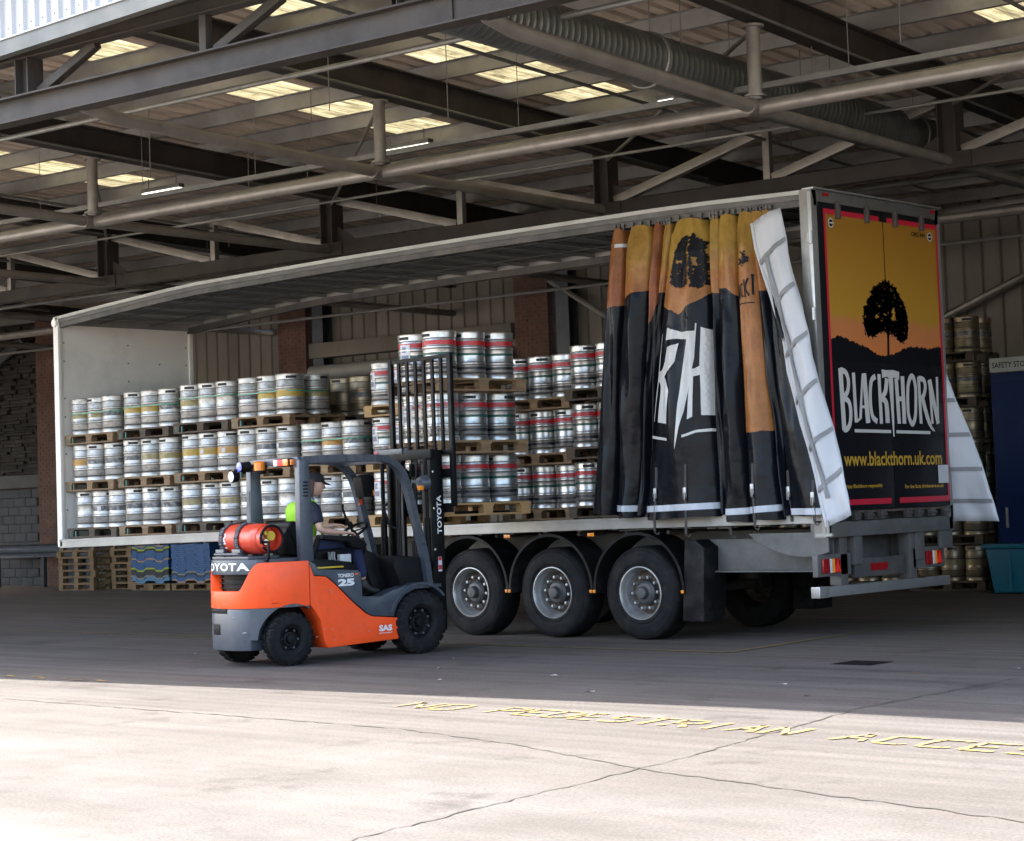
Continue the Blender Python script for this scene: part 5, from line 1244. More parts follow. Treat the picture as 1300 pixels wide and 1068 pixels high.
# tension straps with buckles
for pi, xt, xb, zt, zb in ((1, -2.715, -2.745, 1.93, 1.28), (4, -2.06, -2.105, 1.91, 1.21), (4, -1.616, -1.65, 1.925, 1.18), (6, -1.232, -1.24, 1.85, 1.15), (7, -.755, -.75, 1.90, 1.24), (9, -.41, -.42, 1.81, 1.27), (9, -.066, -.056, 1.70, 1.27)):
    p = PAN[pi]; mb = MB(); N_ = 10; q = []
    for k in range(N_+1):
        z = zt+(zb-zt)*k/N_; x = xt+(xb-xt)*k/N_; q.append(Vector(on_pan(p, x, max(z, p[4]+.01), .005))); q[-1].z = z
    for a, b in zip(q[:-1], q[1:]): mb.bar(a, b, .034, .005, 'strap', (0, 1, 0))
    st = mb.build('tension_strap', cur, smooth=0)
    c = q[4]; mb = MB(); mb.box((c.x-.022, c.y-.022, c.z-.06), (c.x+.022, c.y-.004, c.z+.05), 'buckle'); mb.box((c.x-.015, c.y-.034, c.z-.09), (c.x+.015, c.y-.021, c.z-.0), 'hub_dark'); mb.build('buckle', st, bevel=.005)
    c = q[-1]; mb = MB(); mb.tube([c, c+Vector((0, .01, -.02)), c+Vector((.02, .03, -.035)), c+Vector((.03, .04, -.01))], .008, 'hub_dark', 6); mb.build('hook', st)
# rollers at the top
for p in PAN:
    for s in (.08, .5, .92):
        mb = MB()
        x = pan_x(p, s, ZT_); z = rooft(x)-.17; mb.box((x-.010, .01, z-.03), (x+.010, .03, z+.02), 'chassis_grey'); mb.lathe([(0, -.008), (.022, -.008), (.022, .008), (0, .008)], 'chassis', 10, 'y', (x, .01, z+.03))

        o = mb.build('curtain_roller', cur, smooth=0)
# white reverse side turned back at the rear end
def white_flap(name, tl, tr, bl, br, ytop, ybot, bands, label, lean, parent=T, twist=.10):
    mb = MB(); n, m_ = 12, 40; vs = []
    def PT(s, t):
        tlv, trv, blv, brv = map(Vector, (tl, tr, bl, br))
        a = tlv+(trv-tlv)*s; b = blv+(brv-blv)*s; q = a+(b-a)*t
        y = ytop+(ybot-ytop)*t-twist*math.sin(PI*s)*(1-.4*t)+.02*math.sin(6*t+3*s)+.05*nz.noise(Vector((s*2.2, t*5, 1.7)))+.03*nz.noise(Vector((s*5, t*13, 4.7)))
        q = q+Vector((.02*nz.noise(Vector((t*4, s, 9))), 0))
        return Vector((q.x, y, q.y))
    for i in range(m_+1):
        for j in range(n+1): vs.append(PT(j/n, i/m_))
    k = n+1; fs = [(i*k+j, i*k+j+1, (i+1)*k+j+1, (i+1)*k+j) for i in range(m_) for j in range(n)]
    mb.add(vs, fs, 'tarp_white')
    def thick(bm): pass
    o = mb.build(name, parent, smooth=60); o['label'] = label
    so_ = o.modifiers.new('thickness', 'SOLIDIFY'); so_.thickness = .006; so_.offset = 1
    for t in bands:
        mb = MB(); v2 = []
        for j in range(n+1):
            s = j/n*.98+.01
            for dt in (-.007, .007):
                q = PT(s, min(.995, max(.004, t+dt+.035*(.5-s)*lean))); q.y -= .018; v2.append(q)
        mb.add(v2, [(2*j, 2*j+1, 2*j+3, 2*j+2) for j in range(n)], 'tarp_web'); mb.build('webbing', o, smooth=60)
    if lean:
        mb = MB(); v2 = []
        for i in range(m_+1):
            for s in (.26, .40): q = PT(s, .12+.80*i/m_); q.y -= .02; v2.append(q)
        mb.add(v2, [(2*j, 2*j+1, 2*j+3, 2*j+2) for j in range(m_)], 'tarp_web'); mb.build('webbing', o, smooth=60)
        mb = MB(); mb.tube([PT(.02, k/12) for k in range(13)], .022, 'tarp_white', 8); mb.build('rolled_edge', o)
        c = PT(.05, 1.); mb = MB(); mb.tube([c+Vector((0, 0, .06)), c+Vector((0, 0, -.10))], .018, 'galv', 8); mb.box((c.x-.14, c.y-.02, c.z-.10), (c.x+.06, c.y+.02, c.z-.07), 'galv'); mb.build('tension_pole', o)
    return o
white_flap('curtain_end', (-.70, 4.43), (-.32, 4.555), (.115, 1.215), (.395, 1.33), -.10, -.12, (.12, .27, .43, .585, .74, .87), 'white reverse of the curtain turned back at the rear corner, with grey webbing', 1.0)
white_flap('curtain_end', (-.95, 4.45), (-.52, 4.45), (-.10, 1.20), (.54, 1.18), 2.60, 2.62, (.58, .70, .82, .93), 'white reverse of the far side curtain swinging out beyond the doors', -0.0)
# ================================================================== FORKLIFT
FA = R_(-7.6)
FO = Vector((-3.75, -2.17, 0)) - .575*Vector((math.cos(FA), math.sin(FA), 0))
F = thing('forklift_truck', 'orange and dark grey gas forklift truck holding a stack of kegs at the trailer side', 'forklift', FO, FA)
def FP(name, mb, parent=F, **k): return mb.build(name, parent, **k)
# counterweight, rounded in plan
def cwy(x, rx=.56, d=.70, y0=-1.43): return y0-d*max(0, 1-(abs(x)/rx)**2.7)**(1/2.7)
def plan(x0, x1, inset=0, n=26, yfront=-1.43):
    pts = []
    rx = .56-inset
    for k in range(n+1):
        u = -1+2*k/n; x = rx*math.sin(u*PI/2)
        if x0-1e-6 <= x <= x1+1e-6: pts.append((x, cwy(x, rx, .70-inset)))
    if pts[0][0] > x0+1e-4 and x0 > -rx: pts.insert(0, (x0, cwy(x0, rx, .70-inset)))
    if pts[-1][0] < x1-1e-4 and x1 < rx: pts.append((x1, cwy(x1, rx, .70-inset)))
    return pts+[(x1 if x1 < rx else rx, yfront), (x0 if x0 > -rx else -rx, yfront)]
mb = MB()
for s in (-1, 1):
    a, b = (.455, 1) if s > 0 else (-1, -.455)
    mb.prism(plan(a, b), 'z', .60, 1.06, 'fl_orange')
def rimstrip(mb, pts, z0, z1, inset, m):
    # curved wall following the plan of the counterweight: z0/z1 are functions of the plan point
    vs = []
    for (x, y) in pts:
        k = 1-inset/.62; xi, yi = x*k, -1.43+(y+1.43)*k
        vs += [(x, y, z0(x, y)), (x, y, z1(x, y)), (xi, yi, z1(x, y)), (xi, yi, z0(x, y))]
    n = len(pts); fs = [(0, 1, 2, 3), tuple(4*(n-1)+q for q in (3, 2, 1, 0))]
    for i in range(n-1):
        for q in range(4): fs.append((4*i+q, 4*i+(q+1) % 4, 4*i+4+(q+1) % 4, 4*i+4+q))
    mb.add(vs, fs, m)
zt_ = lambda x, y: .775+.285*(lambda t: t*t*(3-2*t))(max(0, min(1, (abs(x)-.25)/.20)))
rimstrip(mb, [(x_, cwy(x_)) for x_ in [-.456+.912*k/40 for k in range(41)]], lambda x, y: .60, zt_, .10, 'fl_orange')
cw = FP('counterweight', mb, bevel=.014, seg=2)
mb = MB(); mb.prism(plan(-.42, .42, .012), 'z', .945, 1.095, 'fl_grey'); mb.prism(plan(-.47, -.44, .03)[:-2]+[(-.44, -1.6), (-.47, -1.6)], 'z', .776, .944, 'fl_grey')
FP('rear_grille_panel', mb, bevel=.012)
mb = MB(); mb.prism(plan(-.41, .41, .12), 'z', .776, .944, 'fl_black')
for k in range(3): mb.prism(plan(-.40, .40, .09), 'z', .80+.05*k, .81+.05*k, 'fl_black')
FP('rear_recess', mb, smooth=0)
mb = MB()
def rear(a, b, s=0): 
    x = -.43+a; return (x, cwy(x, .548, .688)-.004, .983+b)
vs, fs = text_verts('TOYOTA', .03, 1.12)
text_into(mb, 'TOYOTA', rear, .80, .082, 'white_letter', .035, 1.12); mb.build('maker_lettering', cw, smooth=0)
# lower grey tail
def tail(inset, yf):
    return [p_ for p_ in plan(-1, 1, inset)[:-2] if p_[1] < yf]
tp = tail(.004, -1.985); mb = MB(); mb.prism(tp+[(tp[-1][0]-.03, -1.80), (tp[0][0]+.03, -1.80)], 'z', .17, .598, 'fl_grey')
FP('tail_casting', mb, bevel=.018)
mb = MB(); rimstrip(mb, [(-.42+.5*k/20, cwy(-.42+.5*k/20)-.002) for k in range(21)], lambda x, y: .548, lambda x, y: .5985, .06, 'fl_black'); rimstrip(mb, [(-.22+.16*k/6, cwy(-.22+.16*k/6)-.002) for k in range(7)], lambda x, y: .33, lambda x, y: .44, .06, 'fl_black'); FP('pocket_shade', mb, bevel=.008)  # black strips on the surface, painted as the dark of recesses
mb = MB(); mb.prism([(-2.0, .40), (-1.95, .17), (-1.2, .15), (-.3, .18), (-.3, .62), (-1.43, .62), (-1.9, .62)], 'x', -.27, .27, 'fl_black'); FP('chassis_core', mb, smooth=0)
# wheel arch band over the steer wheel: orange above, grey arch lip
def arch(y0, z0, r, a0, a1, n=12): return [(y0+r*math.cos(R_(a0+(a1-a0)*k/n)), z0+r*math.sin(R_(a0+(a1-a0)*k/n))) for k in range(n+1)]
for s in (-1, 1):
    x0, x1 = (.30, .553) if s > 0 else (-.553, -.30)
    pts = [(x_*s, cwy(x_)-.0) for x_ in [.37+.19*math.sin(PI/2*k/22) for k in range(23)] if cwy(x_) < -1.44]+[(.559*s, -1.432)]
    mb = MB(); rimstrip(mb, pts, lambda x, y: max(.17 if y < -1.965 else .33, .28+math.sqrt(max(0, .35**2-(y+1.63)**2))), lambda x, y: .598, .07, 'fl_grey'); FP('arch_panel', mb, smooth=50)
    mb = MB(); mb.prism([(-1.414, .60), (-1.414, 1.03), (-1.36, .90), (-1.21, .885), (-1.10, .80), (-.88, .60), (-.72, .475), (-.64, .44), (-.3, .405), (-.305, .18), (-1.22, .15), (-1.255, .24), (-1.275, .36), (-1.30, .45), (-1.36, .54)], 'x', x0, x1+(.005 if s > 0 else -.005)*0, 'fl_orange')
    sp = FP('side_panel', mb, bevel=.012)
    mb = MB(); mb.prism([(-1.414, 1.06), (-1.33, 1.02), (-1.30, .965), (-.80, .93), (-.76, .90), (-.75, .655), (-.52, .64), (-.34, .70), (-.16, .735), (.30, .735), (.30, .70), (-.06, .695), (-.20, .64), (-.30, .54), (-.35, .42), (-.62, .445), (-.70, .48), (-.86, .605), (-1.09, .81), (-1.20, .89), (-1.355, .905), (-1.42, 1.05)], 'x', x0+.06*(s > 0), x1-.012 if s > 0 else x1-.06, 'fl_grey')
    bp_ = FP('step_panel', mb, bevel=.01)
    mb = MB(); pr = arch(0, .34, .40, 162, 40, 14); pr2 = arch(0, .34, .425, 40, 162, 14); mb.prism(pr+pr2, 'x', x0+.02, x1+.01 if s > 0 else x1-.01, 'fl_grey'); FP('front_fender', mb, smooth=40)
    if s > 0:
        mb = MB(); text_into(mb, 'SAS', lambda a, b: (.557, -.56+a, .275+b), .17, .065, 'white_letter', .05); text_into(mb, 'ACTIVE STABILITY', lambda a, b: (.557, -.56+a, .25+b), .17, .012, 'white_letter', .03); mb.build('side_lettering', sp, smooth=0)
        mb = MB(); text_into(mb, 'TONERO', lambda a, b: (.545, -1.06+a, .865+b), .20, .04, 'white_letter', .03); text_into(mb, '25', lambda a, b: (.545, -1.06+a, .775+b), .21, .075, 'white_letter', .06)
        mb.add([(.545, -.85, .885), (.545, -.81, .885), (.545, -.79, .90), (.545, -.83, .90)], [(0, 1, 2, 3)], 'fl_orange'); mb.build('model_lettering', bp_, smooth=0)
rnd = random.Random(31); mb = MB()
for k in range(14):
    y, z = rnd.uniform(-1.36, -.34), rnd.uniform(.2, .85)
    if z > .42+(-.62-y)*.62 or z < .22: continue
    l, h, a = rnd.uniform(.004, .022), rnd.uniform(.0015, .004), rnd.uniform(-.5, .5); c_, s_ = math.cos(a), math.sin(a)
    mb.add([(.5545, y+c_*u-s_*v, z+s_*u+c_*v) for u, v in ((-l, -h), (l*.3, -h*1.5), (l, 0), (l*.2, h), (-l*.7, h*1.3))], [tuple(range(5))], 'scuff')
for k in range(12):
    x, z = rnd.uniform(-.35, .52), rnd.uniform(.22, .76); y = cwy(x)-.006; l, h = rnd.uniform(.006, .03), rnd.uniform(.002, .008)
    mb.add([(x-l, cwy(x-l)-.006, z-h), (x+l, cwy(x+l)-.006, z-h*.3), (x+l*.8, cwy(x+l*.8)-.006, z+h), (x-l*.4, cwy(x-l*.4)-.006, z+h*.8)], [(0, 1, 2, 3)], 'scuff' if k % 3 else 'fl_black')
FP('scuff_marks', mb, smooth=0)['kind'] = 'stuff'
# floor, hood under the seat, dashboard
mb = MB(); mb.box((-.50, -.76, .58), (.50, .26, .62), 'fl_black'); FP('floor_plate', mb, bevel=.006)
mb = MB(); mb.prism([(-1.44, .64), (-1.44, 1.06), (-1.38, 1.09), (-.82, 1.02), (-.74, .9), (-.72, .62)], 'x', -.47, .47, 'fl_black'); FP('engine_hood', mb, bevel=.02)
mb = MB(); mb.box((.25, -1.30, .968), (.50, -.95, .985), 'yellow'); FP('hood_edge', mb, bevel=.004)
mb = MB(); mb.prism([(-.12, .62), (-.26, .95), (-.22, 1.06), (.16, 1.03), (.24, .9), (.24, .62)], 'x', -.44, .44, 'fl_black'); FP('front_cowl', mb, bevel=.03)
mb = MB(); mb.prism([(-.30, .62), (-.46, 1.02), (-.42, 1.14), (-.28, 1.08), (-.16, .9), (-.12, .62)], 'x', -.16, .16, 'fl_black'); FP('steering_column', mb, bevel=.02)
mb = MB(); mb.box((.20, -.42, .624), (.40, -.16, .66), 'fl_black', Euler((R_(22), 0, 0)).to_matrix()); mb.box((-.06, -.4, .63), (.06, -.2, .66), 'fl_black', Euler((R_(25), 0, 0)).to_matrix()); FP('pedal', mb, bevel=.006)
# steering wheel
sw_ = MB(); q = Euler((R_(32), 0, 0)).to_matrix(); c0 = Vector((-.04, -.44, 1.33)); pts = [c0+q @ Vector((.17*math.cos(2*PI*k/24), .17*math.sin(2*PI*k/24), 0)) for k in range(25)]
sw_.tube(pts, .016, 'fl_black', 8, cap=False)
for k in range(3): a = 2*PI*k/3+.5; sw_.bar(c0, c0+q @ Vector((.165*math.cos(a), .165*math.sin(a), 0)), .03, .012, 'fl_black')
sw_.tube([c0+q @ Vector((-.10, .08, .0)), c0+q @ Vector((-.10, .08, .07))], .02, 'fl_black', 10); sw_.tube([c0, c0+q @ Vector((0, 0, -.25))], .03, 'fl_black', 10)
FP('steering_wheel', sw_)
# seat with backrest, right armrest
mb = MB(); mb.prism([(-1.28, 1.04), (-1.30, 1.14), (-.78, 1.17), (-.72, 1.12), (-.76, 1.04)], 'x', -.24, .24, 'fl_black'); mb.prism([(-1.30, 1.06), (-1.44, 1.42), (-1.42, 1.47), (-1.35, 1.47), (-1.31, 1.42), (-1.20, 1.14)], 'x', -.23, .23, 'fl_black'); FP('seat', mb, bevel=.03, seg=3)
mb = MB(); mb.prism([(-1.28, 1.10), (-1.32, 1.40), (-1.42, 1.44), (-1.47, 1.36), (-1.44, 1.12)], 'x', .0, .2, 'fl_black'); FP('seat_shroud', mb, bevel=.03)
mb = MB(); mb.prism([(-1.15, 1.27), (-1.13, 1.32), (-.74, 1.29), (-.60, 1.24), (-.56, 1.19), (-.62, 1.14), (-.76, 1.17), (-.80, 1.23)], 'x', .27, .40, 'fl_black'); mb.bar((.33, -1.15, 1.28), (.33, -1.22, 1.08), .05, .05, 'fl_black'); FP('armrest', mb, bevel=.018)
mb = MB(); mb.tube([(.335, -.66, 1.2), (.335, -.64, 1.29)], .022, 'fl_black', 10); FP('joystick', mb)
rnd = random.Random(12)
mb = MB()
for k in range(16): 
    x = .33+rnd.uniform(-.03, .03); y = -.98+rnd.uniform(-.05, .05)
    mb.tube([(x, y, 1.13), (x+rnd.uniform(-.02, .03), y+rnd.uniform(-.02, .03), 1.05), (x+rnd.uniform(-.03, .04), y+rnd.uniform(-.03, .05), .99)], .008, 'cable_grey', 5)
FP('rag', mb)
mb = MB(); mb.box((.28, -.88, .99), (.34, -.74, 1.10), 'sticker'); FP('document_box', mb, bevel=.006)
# overhead guard
for s in (-1, 1):
    x = .47*s
    mb = MB(); mb.prism([(-1.48, 1.05), (-1.33, 1.05), (-1.33, 1.5), (-1.36, 2.10), (-1.48, 2.10), (-1.49, 1.5)], 'x', x-.045, x+.045, 'fl_grey'); rp = FP('rear_pillar', mb, bevel=.012)
    if s > 0:
        mb = MB()
        for k in range(5): mb.box((x+.046, -1.44, 1.72+k*.035), (x+.049, -1.38, 1.735+k*.035), 'fl_black')
        mb.build('vent_slots', rp, smooth=0)
    else:
        mb = MB(); mb.box((x-.02, -1.492, 1.2), (x+.03, -1.488, 1.8), 'rail_dark'); mb.build('edge_strip', rp, smooth=0)
    pth = smooth_pts([(x, -1.42, 2.10), (x, -1.0, 2.115), (x, -.55, 2.11), (x, -.34, 2.09), (x, -.19, 2.0), (x, -.09, 1.84), (x, .02, 1.45), (x, .12, 1.08), (x, .18, .72)], 4)
    mb = MB()
    for a, b in zip(pth[:-1], pth[1:]):
        d = (Vector(b)-Vector(a)).normalized(); mb.bar(Vector(a)-d*.006, Vector(b)+d*.006, .072, .085, 'fl_grey', Vector((1, 0, 0)))
    gp = FP('guard_rail', mb, smooth=40)
    mb = MB(); mb.tube([(x-.05*s, -.30, 1.62), (x-.09*s, -.33, 1.58), (x-.09*s, -.25, 1.38), (x-.05*s, -.18, 1.34)], .014, 'fl_black', 8); mb.build('grab_handle', gp)
    if s < 0: mb = MB(); mb.box((x+.02, -.065, 1.62), (x+.045, -.03, 1.68), 'fl_orange', None); mb.build('marker', gp, smooth=0)
mb = MB(); mb.box((-.47, -1.47, 2.06), (.47, -1.35, 2.135), 'fl_grey'); FP('guard_crossbar', mb, bevel=.012)
for k in range(7):
    y = -1.22+k*.155; mb = MB(); mb.box((-.44, y, 2.085), (.44, y+.035, 2.12), 'fl_grey', Euler((R_(25), 0, 0)).to_matrix()); FP('guard_bar', mb, bevel=.005)
mb = MB(); mb.box((-.46, -.30, 2.05), (.46, -.24, 2.11), 'fl_grey'); FP('guard_crossbar', mb, bevel=.01)
# lamps at the rear of the guard
mb = MB(); mb.lathe([(.0, 0), (.075, 0), (.075, .02), (.06, .03)], 'fl_black', 18, 'z', (-.18, -1.52, 1.985)); bc = FP('beacon', mb)
mb = MB(); mb.lathe([(.062, .03), (.062, .11), (.05, .125), (0, .13)], 'amber_lens', 18, 'z', (-.18, -1.52, 1.985)); mb.build('lens', bc)
mb = MB(); mb.lathe([(0, .0), (.05, .02), (.055, .09), (.06, .12)], 'fl_black', 16, 'y', (-.36, -1.66, 2.06)); ws = FP('blue_spot_lamp', mb)
mb = MB(); mb.lathe([(.052, -.002), (0, -.006)], 'blue_lens', 16, 'y', (-.36, -1.66, 2.06)); mb.build('lens', ws)
mb = MB(); mb.lathe([(0, .10), (.05, .08), (.062, .03), (.062, 0)], 'fl_black', 16, 'y', (-.43, -1.72, 1.96)); wk = FP('work_lamp', mb)
mb = MB(); mb.lathe([(.058, -.001), (.03, -.008), (0, -.01)], 'lamp_clear', 16, 'y', (-.43, -1.72, 1.96)); mb.build('lens', wk)
mb = MB(); mb.bar((-.43, -1.68, 2.02), (-.30, -1.48, 2.08), .03, .03, 'fl_black'); mb.bar((-.18, -1.5, 1.98), (-.18, -1.45, 2.07), .1, .02, 'fl_black'); FP('lamp_bracket', mb, bevel=.004)
mb = MB(); mb.box((.12, -1.53, 2.035), (.40, -1.475, 2.125), 'fl_black'); rl = FP('rear_lamp', mb, bevel=.01)
for (a, b, m) in ((.125, .20, 'lamp_clear'), (.20, .30, 'red_glow'), (.30, .395, 'amber_lens')):
    mb = MB(); mb.box((a, -1.545, 2.045), (b-.004, -1.53, 2.115), m); mb.build('lens', rl, bevel=.005)
mb = MB(); mb.box((.402, -1.52, 2.05), (.418, -1.46, 2.11), 'amber_lens'); mb.build('lens', rl, bevel=.004)
# mirrors and front lamp
mb = MB(); mb.prism([(-.16, 1.70), (-.20, 1.92), (-.10, 1.95), (-.02, 1.93), (-.02, 1.70)], 'x', -.36, -.20, 'fl_black'); mb.box((-.205, -.05, 1.71), (-.195, -.02, 1.78), 'reflect_amber'); FP('far_front_lamp', mb, bevel=.012)
mb = MB(); mb.box((.30, .08, 1.90), (.33, .16, 2.04), 'fl_black', Euler((0, 0, R_(25))).to_matrix()); mb.tube([(.31, .08, 1.95), (.42, -.12, 2.05)], .01, 'fl_black', 6); FP('mirror', mb, bevel=.006)
mb = MB(); mb.lathe([(0, -.06), (.06, -.05), (.085, .0), (.088, .05), (.06, .06)], 'fl_grey', 18, 'y', (.50, .12, 1.83)); mb.bar((.47, .0, 1.85), (.50, .1, 1.84), .04, .03, 'fl_grey'); fl_ = FP('front_lamp', mb)
mb = MB(); mb.lathe([(.082, .052), (0, .06)], 'lamp_clear', 18, 'y', (.50, .12, 1.83)); mb.build('lens', fl_)
mb = MB(); mb.box((.53, .02, 1.75), (.56, .09, 1.80), 'reflect_amber'); mb.build('indicator', fl_, bevel=.004)
# wheels
def solid_tyre(r, w_, rr):
    mb = MB(); mb.lathe([(rr, -w_/2+.02), (rr+.02, -w_/2), (r-.05, -w_/2), (r-.02, -w_/2+.012), (r-.012, -w_/2+.03), (r-.012, w_/2-.03), (r-.02, w_/2-.012), (r-.05, w_/2), (rr+.02, w_/2), (rr, w_/2-.02)], 'rubber_side', 40, 'x')
    n = 22
    for k in range(n):
        for sgn in (-1, 1):
            a = 2*PI*(k+(.5 if sgn > 0 else 0))/n; d = 2*PI/n*.33
            vs = []
            for aa in (a-d, a+d):
                for rad, x in ((r-.045, sgn*(w_/2+.004)), (r, sgn*(w_/2-.012)), (r, sgn*.01), (r-.02, sgn*.01)): vs.append((x, rad*math.cos(aa), rad*math.sin(aa)))
            mb.add(vs, [(0, 1, 2, 3), (7, 6, 5, 4), (0, 4, 5, 1), (1, 5, 6, 2), (2, 6, 7, 3), (3, 7, 4, 0)], 'rubber')
    return mb.mesh('tyre', smooth=30)
def fwheel(x, y, r, w_, rr, nb):
    me = solid_tyre(r, w_, rr); o = inst('wheel', me, F, (x, y, r), (random.uniform(0, 1), 0, 0)); s = 1 if x > 0 else -1
    mb = MB(); mb.lathe([(rr+.004, s*w_*.40), (rr-.02, s*w_*.36), (rr-.035, s*w_*.10), (rr*.62, s*w_*.06), (rr*.55, s*w_*.16), (rr*.34, s*w_*.17), (rr*.3, s*w_*.34), (0, s*w_*.36)], 'fl_black', 30, 'x')
    mb.build('rim', o)
    mb = MB()
    for k in range(nb): a = 2*PI*k/nb; mb.lathe([(.014, s*w_*.05), (.014, s*w_*.22), (0, s*w_*.23)], 'hub_dark', 6, 'x', (0, rr*.75*math.cos(a), rr*.75*math.sin(a)))
    mb.build('wheel_nuts', o)['kind'] = 'stuff'
fwheel(.475, 0, .338, .20, .175, 8); fwheel(-.475, 0, .338, .20, .175, 8)
fwheel(.475, -1.65, .272, .17, .135, 6); fwheel(-.455, -1.65, .272, .17, .135, 6)
# gas bottle on its cradle, lying across the counterweight
gc = Vector((0, -1.79, 1.30))
mb = MB(); mb.lathe([(0, -.42), (.08, -.415), (.135, -.385), (.158, -.34), (.16, -.30), (.16, .24), (.158, .28), (.135, .33), (.09, .355), (0, .36)], 'gas_red', 32, 'x', gc); gb_ = FP('gas_bottle', mb)
mb = MB(); mb.lathe([(.128, .325), (.132, .44), (.125, .44), (.121, .325)], 'gas_red', 30, 'x', gc, skip=lambda i, k: (k % 15) in (6, 7, 8)); mb.build('collar', gb_)
mb = MB(); mb.lathe([(.05, .35), (.05, .40), (0, .40)], 'yellow', 14, 'x', gc+Vector((0, .02, .03))); mb.lathe([(.03, .35), (.03, .41), (0, .41)], 'chrome', 12, 'x', gc+Vector((0, -.05, -.03))); mb.lathe([(.02, .35), (.02, .42), (0, .42)], 'yellow', 10, 'x', gc+Vector((0, -.06, .06))); mb.build('valve', gb_)
mb = MB(); a_ = gc+Vector((.40, -.05, -.03)); mb.tube(smooth_pts([a_, a_+Vector((.10, -.03, -.02)), a_+Vector((.08, -.02, -.16)), a_+Vector((-.05, .05, -.22)), a_+Vector((-.1, .3, -.2))], 4), .014, 'fl_black', 8)
mb.tube(smooth_pts([gc+Vector((.44, .135*math.cos(q_*.5), .135*math.sin(q_*.5))) for q_ in range(-5, 8)], 2), .014, 'fl_black', 8); mb.build('gas_hose', gb_)
mb = MB(); text_into(mb, 'LPG', lambda a, b: (gc.x-.30+b, gc.y-.1625*math.cos(-.6+a*3.4), gc.z+.1625*math.sin(-.6+a*3.4)), .30, .10, 'white_letter', .03); mb.build('bottle_lettering', gb_, smooth=0)
for xo in (-.28, .02):
    mb = MB(); pts = [gc+Vector((xo, .172*math.cos(R_(t)), .172*math.sin(R_(t)))) for t in range(-70, 260, 6)]
    for a, b in zip(pts[:-1], pts[1:]): mb.bar(a, b, .008, .075, 'fl_grey', (b-a).cross(Vector((1, 0, 0))).cross(b-a)) if False else mb.add([a+Vector((-.036, 0, 0)), a+Vector((.036, 0, 0)), b+Vector((.036, 0, 0)), b+Vector((-.036, 0, 0))], [(0, 1, 2, 3)], 'fl_grey')
    o = FP('bottle_clamp', mb, smooth=60); sm = o.modifiers.new('thickness', 'SOLIDIFY'); sm.thickness = .008
mb = MB(); mb.box((-.42, -1.98, 1.096), (.28, -1.60, 1.125), 'fl_grey'); mb.box((-.38, -1.965, 1.125), (-.22, -1.93, 1.20), 'fl_grey'); mb.box((-.06, -1.965, 1.125), (.10, -1.93, 1.20), 'fl_grey'); mb.tube([(-.36, -1.985, 1.15), (.1, -1.985, 1.15)], .016, 'chrome', 10); FP('bottle_cradle', mb, bevel=.006)
# mast
MY = .30
for s in (-1, 1):
    mb = MB(); x = .37*s
    mb.box((x-.035, MY, .22), (x+.035, MY+.17, 2.19), 'mast_black'); mu = FP('mast_upright', mb, bevel=.006)
    if s > 0:
        mb = MB(); text_into(mb, 'TOYOTA', lambda a, b: (x+.0375, MY+.135-b, 1.27+a), .42, .062, 'white_letter', .03, 1.05); mb.build('maker_lettering', mu, smooth=0)
        mb = MB(); mb.box((x+.0355, MY+.07, .86), (x+.0375, MY+.12, 1.02), 'paper'); mb.box((x+.0372, MY+.072, .98), (x+.038, MY+.118, 1.018), 'print_red'); mb.box((x+.0372, MY+.072, .88), (x+.038, MY+.118, .93), 'print_red'); mb.build('warning_label', mu, smooth=0)
        mb = MB()
        for z in (.5, 1.1, 1.55, 1.95): mb.lathe([(0, .016), (.016, .014), (.016, 0)], 'chrome', 8, 'x', (x+.036, MY+.03, z))
        mb.build('bolt', mu)
    mb = MB(); x = .285*s; mb.box((x-.035, MY+.03, .30), (x+.035, MY+.15, 2.18), 'mast_black'); FP('inner_upright', mb, bevel=.006)
    mb = MB(); x = .40*s; mb.tube([(x, MY-.06, .35), (x, MY-.06, 1.45)], .038, 'mast_black', 12); mb.tube([(x, MY-.06, 1.45), (x, MY-.06, 2.1)], .024, 'mast_black', 10); FP('lift_cylinder', mb)
    mb = MB()
    for k in range(3): mb.tube(smooth_pts([(.12*s+.025*k*s, MY+.0, 2.1), (.13*s+.025*k*s, MY-.03, 1.6), (.14*s+.03*k*s, MY-.02, .9), (.12*s+.03*k*s, MY-.04, .5)], 3), .012, 'fl_black', 6)
    FP('hose', mb)
    mb = MB(); mb.box((.2*s-.02, MY+.05, .6), (.2*s+.02, MY+.06, 2.05), 'hub_dark'); FP('lift_chain', mb, smooth=0)
mb = MB(); mb.box((-.46, MY-.03, 2.09), (.46, MY+.02, 2.20), 'mast_black'); mb.box((-.34, MY+.12, 2.12), (.34, MY+.16, 2.21), 'mast_black'); mb.box((-.405, MY, .9), (.405, MY+.03, 1.0), 'mast_black'); mb.box((-.405, MY-.02, .24), (.405, MY+.12, .36), 'mast_black'); FP('mast_crossbar', mb, bevel=.006)
mb = MB(); mb.box((-.56, MY-.04, 2.165), (-.05, MY+.0, 2.225), 'fl_grey'); mb.box((-.565, MY-.045, 2.18), (-.50, MY-.04, 2.21), 'print_red'); FP('mast_top_bar', mb, bevel=.004)
mb = MB(); mb.tube([(0, MY+.08, .3), (0, MY+.08, 1.2)], .05, 'mast_black', 12); mb.tube([(0, MY+.08, 1.2), (0, MY+.08, 2.1)], .03, 'mast_black', 10); FP('lift_cylinder', mb)
